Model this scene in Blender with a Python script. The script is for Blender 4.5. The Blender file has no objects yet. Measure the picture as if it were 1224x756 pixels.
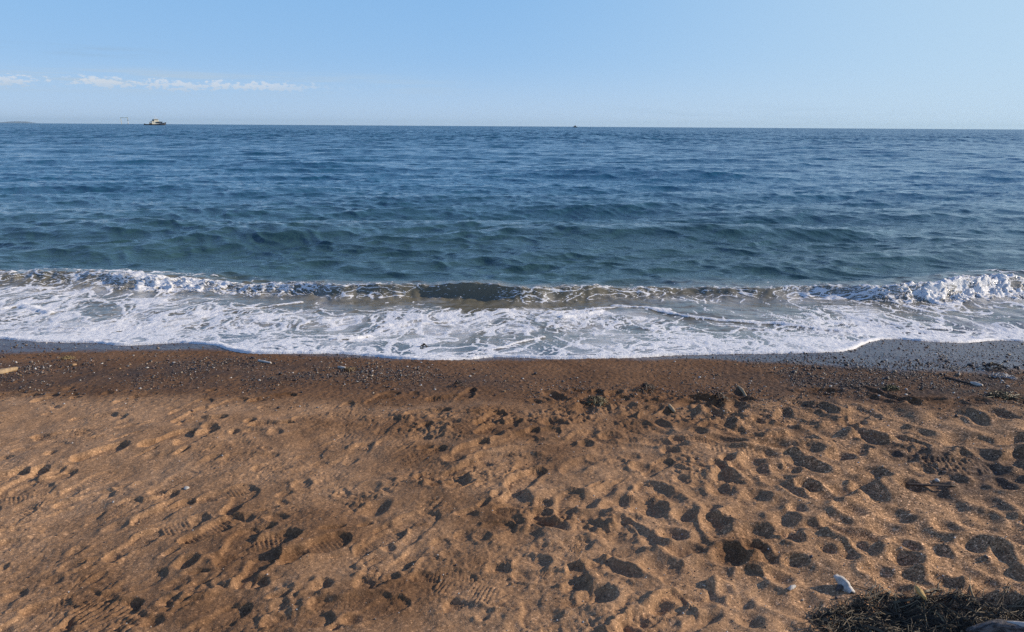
import bpy, bmesh, math, random
import numpy as np
from mathutils import Vector, Matrix

R = math.radians
SC = bpy.context.scene
COL = SC.collection
random.seed(7)
RNG = np.random.default_rng(11)

# ------------------------------------------------------------------ camera
CAM_Z = 1.6
PITCH = 14.55
ROLL = 0.36
FPX = 874.0            # focal length in pixels of the 1224 px wide photograph
cam_d = bpy.data.cameras.new('camera')
cam = bpy.data.objects.new('camera', cam_d)
COL.objects.link(cam)
cam_d.sensor_width = 36.0
cam_d.lens = 36.0 * FPX / 1224.0
cam_d.clip_start = 0.05
cam_d.clip_end = 120000.0
CAM_ROT = Matrix.Rotation(R(90 - PITCH), 3, 'X') @ Matrix.Rotation(R(ROLL), 3, 'Z')
cam.matrix_world = Matrix.Translation((0, 0, CAM_Z)) @ CAM_ROT.to_4x4()
SC.camera = cam

# ------------------------------------------------------------------ light and sky
SUN_AZ = 79.0          # degrees to the right of the viewing direction
SUN_EL = 22.5
SUN_DIR = Vector((math.sin(R(SUN_AZ)) * math.cos(R(SUN_EL)), math.cos(R(SUN_AZ)) * math.cos(R(SUN_EL)), math.sin(R(SUN_EL))))
sun_d = bpy.data.lights.new('sun', 'SUN')
sun_d.energy = 5.0
sun_d.angle = R(0.5)
sun_d.color = (1.0, 0.85, 0.66)
sun = bpy.data.objects.new('sun', sun_d)
COL.objects.link(sun)
sun.rotation_euler = SUN_DIR.to_track_quat('Z', 'Y').to_euler()

SC.view_settings.view_transform = 'Standard'
SC.view_settings.look = 'None'
SC.view_settings.gamma = 1.0
SC.view_settings.use_curve_mapping = False
SC.view_settings.exposure = 0.0
SC.render.film_transparent = False
SC.cycles.max_bounces = 6
SC.cycles.diffuse_bounces = 2
SC.cycles.glossy_bounces = 2
SC.cycles.transmission_bounces = 2
SC.cycles.volume_bounces = 0
SC.cycles.use_denoising = False
SC.cycles.denoiser = 'OPENIMAGEDENOISE'
SC.cycles.denoising_input_passes = 'RGB_ALBEDO_NORMAL'
SC.cycles.sample_clamp_indirect = 4.0


class NT:
    """small helper round a node tree"""
    def __init__(self, tree):
        self.t = tree
        self.t.nodes.clear()

    def n(self, kind, **kw):
        nd = self.t.nodes.new(kind)
        ins = kw.pop('ins', {})
        for k, v in kw.items():
            setattr(nd, k, v)
        for k, v in ins.items():
            if isinstance(v, bpy.types.NodeSocket):
                self.t.links.new(v, nd.inputs[k])
            else:
                nd.inputs[k].default_value = v
        return nd

    def link(self, a, b):
        self.t.links.new(a, b)

    def math(self, op, a, b=None, c=None, clamp=False):
        nd = self.t.nodes.new('ShaderNodeMath')
        nd.operation = op
        nd.use_clamp = clamp
        for i, v in enumerate((a, b, c)):
            if v is None:
                continue
            if isinstance(v, bpy.types.NodeSocket):
                self.t.links.new(v, nd.inputs[i])
            else:
                nd.inputs[i].default_value = v
        return nd.outputs[0]

    def mix(self, f, a, b, blend='MIX'):
        nd = self.t.nodes.new('ShaderNodeMix')
        nd.data_type = 'RGBA'
        nd.blend_type = blend
        for i, v in ((0, f), (6, a), (7, b)):
            if isinstance(v, bpy.types.NodeSocket):
                self.t.links.new(v, nd.inputs[i])
            else:
                if i and len(v) == 3:
                    v = (*v, 1)
                nd.inputs[i].default_value = v
        return nd.outputs[2]

    def smooth(self, x, a, b, lo=0.0, hi=1.0):
        nd = self.t.nodes.new('ShaderNodeMapRange')
        nd.interpolation_type = 'SMOOTHSTEP'
        self.t.links.new(x, nd.inputs[0])
        nd.inputs[1].default_value = a
        nd.inputs[2].default_value = b
        nd.inputs[3].default_value = lo
        nd.inputs[4].default_value = hi
        return nd.outputs[0]

    def ramp(self, x, stops, interp='LINEAR'):
        nd = self.t.nodes.new('ShaderNodeValToRGB')
        nd.color_ramp.interpolation = interp
        e = nd.color_ramp.elements
        while len(e) > 1:
            e.remove(e[-1])
        for i, (p, c) in enumerate(stops):
            el = e[0] if i == 0 else e.new(p)
            el.position = p
            el.color = (*c, 1) if len(c) == 3 else c
        self.t.links.new(x, nd.inputs[0])
        return nd.outputs[0]

    def noise(self, vec, scale, detail=2.0, rough=0.5, **kw):
        nd = self.n('ShaderNodeTexNoise', ins={'Scale': scale, 'Detail': detail, 'Roughness': rough}, **kw)
        self.t.links.new(vec, nd.inputs['Vector'])
        return nd.outputs['Fac']

    def attr(self, name):
        nd = self.t.nodes.new('ShaderNodeAttribute')
        nd.attribute_name = name
        return nd


# world: Nishita sky with a low band of small cumulus and thin streaks
world = bpy.data.worlds.new('World')
SC.world = world
world.use_nodes = True
w = NT(world.node_tree)
sky = w.n('ShaderNodeTexSky', sky_type='NISHITA')
sky.sun_disc = False
sky.sun_elevation = R(SUN_EL)
sky.sun_rotation = R(SUN_AZ)
sky.altitude = 2000
sky.air_density = 1.0
sky.dust_density = 0.0
sky.ozone_density = 8.0
SKY_STRENGTH = 0.135
tc = w.n('ShaderNodeTexCoord')
sep = w.n('ShaderNodeSeparateXYZ', ins={'Vector': tc.outputs['Generated']})
az = w.math('ARCTAN2', sep.outputs[0], sep.outputs[1])        # 0 = out to sea, + to the right
el = w.math('ARCSINE', sep.outputs[2])
cv = w.n('ShaderNodeCombineXYZ', ins={0: az, 1: w.math('MULTIPLY', el, 2.2), 2: 0.0}).outputs[0]
# puffs along a line about 3 degrees above the horizon
warp = w.noise(cv, 30.0, 3.0, 0.6)
puff = w.noise(cv, 120.0, 5.0, 0.62)
puff2 = w.noise(cv, 17.0, 2.0, 0.5)
line = w.math('SUBTRACT', el, R(2.6))
band = w.math('SUBTRACT', 1.0, w.math('ABSOLUTE', w.math('DIVIDE', line, R(0.62))), clamp=True)
span = w.math('MULTIPLY', w.smooth(az, R(-70), R(-40)), w.smooth(az, R(-10.0), R(-20.0)))
dens = w.math('ADD', w.math('MULTIPLY', puff, 0.62), w.math('ADD', w.math('MULTIPLY', puff2, 0.38), w.math('MULTIPLY', band, 0.15)))
cum = w.math('MULTIPLY', w.math('MULTIPLY', w.smooth(dens, 0.585, 0.665), w.smooth(band, 0.0, 0.5)), span)
# thin grey-blue sheet under and over the puffs
cs = w.n('ShaderNodeCombineXYZ', ins={0: w.math('MULTIPLY', az, 5.0), 1: w.math('MULTIPLY', el, 90.0), 2: 3.3}).outputs[0]
st = w.noise(cs, 1.6, 4.0, 0.55)
band2 = w.math('SUBTRACT', 1.0, w.math('ABSOLUTE', w.math('DIVIDE', w.math('SUBTRACT', el, R(2.8)), R(1.1))), clamp=True)
span2 = w.math('MULTIPLY', w.smooth(az, R(-75), R(-42)), w.smooth(az, R(2.0), R(-20.0)))
sheet = w.math('MULTIPLY', w.math('MULTIPLY', w.smooth(st, 0.42, 0.66), w.smooth(band2, 0.0, 0.7)), span2)
band3 = w.math('SUBTRACT', 1.0, w.math('ABSOLUTE', w.math('DIVIDE', w.math('SUBTRACT', el, R(4.55)), R(0.42))), clamp=True)
span3 = w.math('MULTIPLY', w.smooth(az, R(-40), R(-32)), w.smooth(az, R(-22.0), R(-29.0)))
strk = w.math('MULTIPLY', w.math('MULTIPLY', w.smooth(st, 0.40, 0.60), band3), span3)
band4 = w.math('SUBTRACT', 1.0, w.math('ABSOLUTE', w.math('DIVIDE', w.math('SUBTRACT', el, R(0.95)), R(0.75))), clamp=True)
span4 = w.math('MULTIPLY', w.smooth(az, R(3), R(12)), w.smooth(az, R(32.0), R(18.0)))
veil = w.math('MULTIPLY', w.math('MULTIPLY', w.smooth(st, 0.38, 0.62), band4), span4)
# the lowest ten degrees are thick, evenly pale air: soften the contrast of the sky there
ssep = w.n('ShaderNodeSeparateColor', ins={0: sky.outputs[0]})
lowc = []
for ch, (k_, p_) in enumerate(((0.605, 0.40), (0.665, 0.25), (0.87, 0.15))):
    v_ = w.math('MULTIPLY', w.math('POWER', w.math('MULTIPLY', ssep.outputs[ch], SKY_STRENGTH), p_), k_ / SKY_STRENGTH)
    lowc.append(v_)
low = w.n('ShaderNodeCombineColor', ins={0: lowc[0], 1: lowc[1], 2: lowc[2]}).outputs[0]
low = w.mix(w.math('MULTIPLY', w.smooth(az, R(-5), R(42)), 0.62), low, (4.2, 5.5, 6.4))
low = w.mix(w.math('MULTIPLY', w.smooth(el, R(5.0), R(0.0)), 0.35), low, (3.9, 5.1, 6.2))
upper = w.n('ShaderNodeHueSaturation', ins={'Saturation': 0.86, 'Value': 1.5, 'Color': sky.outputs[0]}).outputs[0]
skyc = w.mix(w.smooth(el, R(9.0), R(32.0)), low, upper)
skyc = w.mix(w.math('MULTIPLY', sheet, 0.75), skyc, (3.35, 4.35, 5.45))
skyc = w.mix(w.math('MULTIPLY', strk, 0.75), skyc, (2.3, 3.5, 4.9))
skyc = w.mix(w.math('MULTIPLY', veil, 0.30), skyc, (2.7, 3.8, 5.0))
cloudc = w.mix(w.smooth(line, R(-0.55), R(0.35)), (3.9, 4.5, 5.2), (6.0, 6.0, 6.1))
skyc = w.mix(w.math('MULTIPLY', cum, 0.56), skyc, cloudc)
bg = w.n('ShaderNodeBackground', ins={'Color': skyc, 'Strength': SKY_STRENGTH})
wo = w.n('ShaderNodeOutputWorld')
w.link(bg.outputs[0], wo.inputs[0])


# ------------------------------------------------------------------ numeric helpers
_PERM = np.random.default_rng(3).permutation(256).astype(np.int32)
_PERM = np.concatenate([_PERM, _PERM, _PERM])
_ang = np.random.default_rng(4).random(256) * 2 * np.pi
_GX, _GY = np.cos(_ang).astype(np.float32), np.sin(_ang).astype(np.float32)


def perlin(x, y, seed=0):
    x = np.asarray(x, np.float32) + 37.7 * seed
    y = np.asarray(y, np.float32) + 91.3 * seed
    xi = np.floor(x).astype(np.int32); yi = np.floor(y).astype(np.int32)
    xf = x - xi; yf = y - yi
    u = xf * xf * xf * (xf * (xf * 6 - 15) + 10)
    v = yf * yf * yf * (yf * (yf * 6 - 15) + 10)
    x0 = xi & 255; x1 = (xi + 1) & 255; y0 = yi & 255; y1 = (yi + 1) & 255
    def g(a, b, dx, dy):
        h = _PERM[_PERM[a] + b]
        return _GX[h] * dx + _GY[h] * dy
    n00 = g(x0, y0, xf, yf); n10 = g(x1, y0, xf - 1, yf)
    n01 = g(x0, y1, xf, yf - 1); n11 = g(x1, y1, xf - 1, yf - 1)
    a = n00 + u * (n10 - n00); b = n01 + u * (n11 - n01)
    return (a + v * (b - a)) * 1.5


def fbm(x, y, seed=0, octs=3, gain=0.5):
    s = 0; a = 1.0; f = 1.0
    for o in range(octs):
        s = s + a * perlin(x * f, y * f, seed + o * 5)
        a *= gain; f *= 2.03
    return s


def sst(a, b, x):
    t = np.clip((x - a) / (b - a), 0, 1)
    return t * t * (3 - 2 * t)


def grid_mesh(name, X, Y, Z, attrs=None):
    """one quad sheet from 2-D arrays"""
    nr, nc = X.shape
    me = bpy.data.meshes.new(name)
    co = np.stack([X, Y, Z], -1).astype(np.float32).reshape(-1)
    me.vertices.add(nr * nc)
    me.vertices.foreach_set('co', co)
    idx = np.arange(nr * nc, dtype=np.int32).reshape(nr, nc)
    q = np.stack([idx[:-1, :-1], idx[:-1, 1:], idx[1:, 1:], idx[1:, :-1]], -1).reshape(-1)
    nf = (nr - 1) * (nc - 1)
    me.loops.add(nf * 4)
    me.loops.foreach_set('vertex_index', q)
    me.polygons.add(nf)
    me.polygons.foreach_set('loop_start', np.arange(0, nf * 4, 4, dtype=np.int32))
    me.update(calc_edges=True)
    for k, v in (attrs or {}).items():
        a = me.attributes.new(k, 'FLOAT', 'POINT')
        a.data.foreach_set('value', np.ascontiguousarray(v, np.float32).reshape(-1))
    return me


def tri_mesh(name, V, F, attrs=None, smooth=True, colors=None):
    me = bpy.data.meshes.new(name)
    V = np.asarray(V, np.float32); F = np.asarray(F, np.int32)
    k = F.shape[1]
    me.vertices.add(len(V)); me.vertices.foreach_set('co', V.reshape(-1))
    me.loops.add(F.size); me.loops.foreach_set('vertex_index', F.reshape(-1))
    me.polygons.add(len(F)); me.polygons.foreach_set('loop_start', np.arange(0, F.size, k, dtype=np.int32))
    me.update(calc_edges=True)
    if not smooth:
        me.shade_flat()
    for n_, v in (attrs or {}).items():
        a = me.attributes.new(n_, 'FLOAT', 'POINT'); a.data.foreach_set('value', np.ascontiguousarray(v, np.float32))
    if colors is not None:
        a = me.color_attributes.new('tint', 'FLOAT_COLOR', 'POINT')
        c = np.ones((len(V), 4), np.float32); c[:, :3] = colors
        a.data.foreach_set('color', c.reshape(-1))
    return me


def add(name, me, mat=None, parent=None, loc=(0, 0, 0), rot=(0, 0, 0)):
    o = bpy.data.objects.new(name, me)
    COL.objects.link(o)
    o.location = loc; o.rotation_euler = rot
    if mat is not None:
        me.materials.append(mat)
    if parent is not None:
        o.parent = parent
    return o


def tag(o, label=None, cat=None, group=None, kind=None):
    if label: o['label'] = label
    if cat: o['category'] = cat
    if group: o['group'] = group
    if kind: o['kind'] = kind
    return o


def empty(name, loc, rot=(0, 0, 0)):
    o = bpy.data.objects.new(name, None)
    COL.objects.link(o); o.location = loc; o.rotation_euler = rot
    o.empty_display_size = 0.1
    return o


# ------------------------------------------------------------------ beach profile and places
SEA = -0.22


def base_z(x, y):
    """smooth beach: nearly level, then a face that dips to the water"""
    x = np.asarray(x, np.float64); y = np.asarray(y, np.float64)
    crest = 4.45 + 0.10 * np.sin(x * 0.9 + 0.4) + 0.05 * np.sin(x * 2.3)
    t = (y - crest) / 0.45
    sp = np.where(t > 20, t, np.log1p(np.exp(np.clip(t, -40, 20)))) * 0.45
    z = -0.12 * sp
    deep = np.maximum(0, y - 8.0)
    return z + 0.10 * deep + 0.012 * np.sin(x * 1.3 + y * 0.7)


def ray(u, v):
    d = Vector(((u - 612.0) / FPX, -(v - 378.0) / FPX, -1.0))
    return CAM_ROT @ d


def at(u, v, level=None):
    """place on the beach (or at a given level) seen at photo point u, v"""
    d = ray(u, v)
    if level is not None:
        t = (level - CAM_Z) / d.z
        return Vector((d.x * t, d.y * t, level))
    t = -CAM_Z / d.z if d.z < 0 else 20
    for _ in range(60):
        p = d * t
        z = float(base_z(p.x, p.y))
        tn = (z - CAM_Z) / d.z
        t = t + 0.6 * (tn - t)
    p = d * t
    return Vector((p.x, p.y, float(base_z(p.x, p.y))))


FRONT_PX = [(-420, 396), (-200, 402), (0, 405), (31, 409), (113, 410.5), (132, 414), (213, 410), (254, 413), (274, 420), (302, 423.5), (400, 423.5),
            (420, 424), (479, 430), (513, 432), (548, 431), (585, 427), (640, 429.7), (729, 430), (764, 428), (805, 424.5), (869, 423.7),
            (966, 423.7), (1000, 421.5), (1022, 417.8), (1036, 411), (1046, 407.4), (1063, 405), (1112, 409), (1160, 410), (1198, 407), (1224, 409), (1420, 404), (1650, 407)]
_fp = [at(u, v) for u, v in FRONT_PX]
FX = np.array([p.x for p in _fp]); FY = np.array([p.y for p in _fp])


def front_y(x):
    x = np.asarray(x)
    y = np.interp(x, FX, FY)
    for d in (0.05, -0.05, 0.1, -0.1):
        y = y + np.interp(x + d, FX, FY)
    y = y / 5
    return y + 0.016 * perlin(x * 2.7, 0 * x, 2) + 0.009 * perlin(x * 8, 0 * x + 3, 4)


WET_PX = [(-300, 424), (0, 423), (60, 421), (140, 420), (250, 419), (330, 424), (500, 431), (700, 430), (850, 430), (920, 434), (1000, 440), (1080, 446), (1150, 446), (1224, 444), (1500, 444)]
_wp = [at(u, v) for u, v in WET_PX]
WX = np.array([p.x for p in _wp]); WY = np.array([p.y for p in _wp])

# ------------------------------------------------------------------ beach relief on a 5 mm raster
RX0, RX1, RY0, RY1, RS = -6.6, 6.6, 1.1, 7.7, 0.005
gx = np.arange(RX0, RX1, RS, dtype=np.float32); gy = np.arange(RY0, RY1, RS, dtype=np.float32)
GX, GY = np.meshgrid(gx, gy)
H = np.zeros_like(GX)
SOFT = np.zeros_like(GX)          # how crumbly the sand is


def window(cx, cy, r):
    i0 = max(0, int((cx - r - RX0) / RS)); i1 = min(len(gx), int((cx + r - RX0) / RS) + 2)
    j0 = max(0, int((cy - r - RY0) / RS)); j1 = min(len(gy), int((cy + r - RY0) / RS) + 2)
    if i1 - i0 < 3 or j1 - j0 < 3:
        return None
    return slice(j0, j1), slice(i0, i1)


def pit(cx, cy, rx, ry, ang, depth, rim=0.35, sharp=3.0, seed=0, tilt=0.0):
    r = max(rx, ry) * 2.3
    wd = window(cx, cy, r)
    if wd is None: return
    x = GX[wd] - cx; y = GY[wd] - cy
    c, s = math.cos(ang), math.sin(ang)
    a = (c * x + s * y); b = (-s * x + c * y)
    wk = 1.0 if sharp > 2.5 else 0.55
    wob = 1 + wk * (0.32 * perlin(GX[wd] * 12, GY[wd] * 12, seed % 40) + 0.12 * perlin(GX[wd] * 31, GY[wd] * 31, (seed + 3) % 40))
    d = np.sqrt((a / rx) ** 2 + (b / ry) ** 2) * wob
    bowl = np.clip(1 - d ** sharp, 0, 1) if sharp > 2.5 else np.clip(1 - (d / 1.15) ** 2, 0, 1) ** 1.55
    bowl = bowl * (1 + tilt * a / rx)
    ring = np.exp(-((d - 1.25) / (0.27 if sharp > 2.5 else 0.36)) ** 2) * (1 + 0.6 * perlin(GX[wd] * 9, GY[wd] * 9, (seed + 7) % 40))
    # what was already there is flattened inside the print
    keep = 1 - 0.65 * sst(1.1, 0.55, d)
    H[wd] = H[wd] * keep - depth * bowl + depth * rim * ring


def shoe(cx, cy, ang, length=0.28, depth=0.014, tread='bars', heel=0.012, seed=0, rim=0.45, amp=0.004):
    """print of a shoe pointing along ang: outline, deeper heel, tread and pushed-up rim"""
    wd = window(cx, cy, length * 0.95)
    if wd is None: return
    x = GX[wd] - cx; y = GY[wd] - cy
    c, s = math.cos(ang), math.sin(ang)
    L = length / 0.28
    a = (c * x + s * y) / L; b = (-s * x + c * y) / L
    t = np.clip((a + 0.14) / 0.28, 0, 1)
    half = 0.034 + 0.016 * np.sin(np.pi * np.clip((t - 0.33) / 0.67, 0, 1)) ** 0.8 - 0.006 * np.exp(-((t - 0.38) / 0.12) ** 2) + 0.002
    off = 0.008 * np.sin(np.pi * t) * (1 if seed % 2 else -1)
    da = np.maximum(np.abs(a) - 0.14 + 0.045, 0)
    endf = np.sqrt(np.clip(1 - (da / 0.045) ** 2, 0, 1))
    hw = half * endf
    sd = (np.abs(b - off) - hw) + 0.02 * (endf <= 0) + np.maximum(np.abs(a) - 0.14, 0)
    sd = sd + 0.004 * perlin(GX[wd] * 40, GY[wd] * 40, seed % 40)
    ins = sst(0.004, -0.006, sd)
    fl = depth + heel * sst(0.42, 0.15, t) + 0.5 * heel * sst(0.75, 0.95, t)
    if tread == 'bars':
        pat = np.clip(np.sin(2 * np.pi * a / 0.017 + 6 * b) * 1.6, -1, 1)
    elif tread == 'rings':
        q = np.where(t < 0.40, np.hypot(a + 0.095, b - off), np.hypot(a - 0.065, b - off))
        pat = np.clip(np.sin(2 * np.pi * q / 0.0115) * 1.4, -1, 1)
    elif tread == 'zig':
        pat = np.clip(np.sin(2 * np.pi * (a + 0.4 * np.abs(((b * 40) % 1) - 0.5) / 20) / 0.014) * 1.6, -1, 1)
    elif tread == 'dots':
        pat = np.clip(np.sin(2 * np.pi * a / 0.013) * np.sin(2 * np.pi * b / 0.013) * 2.2, -1, 1)
    else:
        pat = 0 * a
    ring = np.exp(-((sd - 0.014) / 0.011) ** 2) * (0.7 + 0.9 * perlin(GX[wd] * 12, GY[wd] * 12, (seed + 5) % 40))
    H[wd] = H[wd] * (1 - 0.8 * ins) - ins * fl + ins * pat * amp * np.clip(0.55 + 0.9 * perlin(GX[wd] * 10, GY[wd] * 10, (seed + 9) % 40), 0.05, 1.2) + ring * depth * rim


def tread_patch(cx, cy, ang, la, lb, period, amp, seed=0):
    """ridges left by a rolled or dragged sole, without an outline"""
    wd = window(cx, cy, max(la, lb) * 1.3)
    if wd is None: return
    x = GX[wd] - cx; y = GY[wd] - cy
    c, s = math.cos(ang), math.sin(ang)
    a = c * x + s * y; b = -s * x + c * y
    m = sst(1.0, 0.75, np.sqrt((a / la) ** 4 + (b / lb) ** 4))
    H[wd] = H[wd] * (1 - 0.7 * m) + m * (amp * (0.55 + 0.9 * perlin(GX[wd] * 11, GY[wd] * 11, seed + 2)) * np.clip(np.sin(2 * np.pi * a / period + 2.6 * perlin(GX[wd] * 8, GY[wd] * 8, seed)) * 1.7, -1, 1) - amp * 0.6)


def scrape(p0, p1, width, depth, seed=0):
    """a long narrow drag mark"""
    cx, cy = (p0[0] + p1[0]) / 2, (p0[1] + p1[1]) / 2
    L = math.hypot(p1[0] - p0[0], p1[1] - p0[1]) / 2
    ang = math.atan2(p1[1] - p0[1], p1[0] - p0[0])
    pit(cx, cy, L, width, ang, depth, rim=0.35, sharp=2.0, seed=seed)


# zones -------------------------------------------------------------
def zone(u, v, r, xs=GX, ys=GY, sx=1.0):
    p = at(u, v)
    return np.exp(-(((xs - p.x) / sx) ** 2 + (ys - p.y) ** 2) / (r * r))


crest_line = 4.20 + 0.12 * np.sin(GX * 0.9 + 0.4) + 0.10 * perlin(GX * 1.5, GY * 0.5, 6)
level_zone = sst(0.15, -0.25, GY - crest_line)                 # 1 on the trampled upper beach
right_zone = sst(0.2, 1.3, GX - 0.10 * GY) * level_zone        # loose coarse sand to the right
left_zone = sst(-0.4, -1.2, GX) * level_zone

H += level_zone * (0.022 * perlin(GX * 1.3, GY * 1.5, 1) + 0.012 * perlin(GX * 3.1, GY * 3.4, 2))
H += (0.25 + 0.75 * level_zone) * (0.0045 * perlin(GX * 8, GY * 8, 3))
H += right_zone * (0.020 * perlin(GX * 5.0, GY * 5.6, 8) + 0.014 * perlin(GX * 8.5, GY * 9.0, 10) + 0.010 * np.abs(perlin(GX * 4, GY * 4, 9)))
H += level_zone * (1 - right_zone) * 0.006 * perlin(GX * 7.5, GY * 8.0, 16)
print('relief: base')


def rnd(a, b): return random.uniform(a, b)


# crowd of old, half filled prints everywhere
for k in range(820):
    y = 1.25 + 3.2 * random.random() ** 0.9
    x = rnd(-1, 1) * (0.95 * y + 0.9)
    soft = x > 0.35 + rnd(-0.5, 0.5)
    if soft and k % 3:
        a_ = rnd(0, 6.28)
        dp = rnd(0.010, 0.022)
        pit(x, y, rnd(0.085, 0.13), rnd(0.038, 0.058), a_, dp, rim=rnd(0.3, 0.55), sharp=rnd(1.5, 2.2), seed=k, tilt=rnd(-.5, .5))
        if k % 2:
            pit(x - 0.07 * math.cos(a_), y - 0.07 * math.sin(a_), 0.042, 0.036, a_, dp * 0.7, rim=0.2, sharp=1.8, seed=k + 1)
    elif soft:
        pit(x, y, rnd(0.036, 0.070), rnd(0.030, 0.052), rnd(0, 3.14), rnd(0.008, 0.017), rim=rnd(0.25, 0.5), sharp=rnd(1.6, 2.4), seed=k, tilt=rnd(-.3, .3))
    elif random.random() < 0.40:
        pit(x, y, rnd(0.022, 0.060), rnd(0.014, 0.032), rnd(0.2, 1.2), rnd(0.004, 0.013), rim=rnd(0.15, 0.35), sharp=rnd(2, 4), seed=k, tilt=rnd(-.4, .4))
# long drag marks on the left
for k in range(120):
    y = rnd(1.4, 4.2); x = rnd(-1, 0.15) * (0.9 * y + 0.5)
    a = rnd(0.25, 1.0); L = rnd(0.05, 0.16)
    scrape((x, y), (x + L * math.cos(a), y + L * math.sin(a)), rnd(0.006, 0.014), rnd(0.004, 0.010), k)
# shoe prints
TR = ['bars', 'rings', 'zig', 'dots', 'zig', 'none']
for k in range(290):
    y = 1.35 + 3.0 * random.random(); x = rnd(-1, 1) * (0.9 * y + 0.7)
    if x > 0.6 and random.random() < 0.6: continue
    shoe(x, y, rnd(0.1, 1.5) + random.choice((0, 3.14)), rnd(0.24, 0.30), rnd(0.003, 0.011), random.choice(TR), rnd(0.002, 0.012), seed=k, rim=rnd(0.2, 0.6), amp=rnd(0.0022, 0.0045))
print('relief: crowd')

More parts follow.
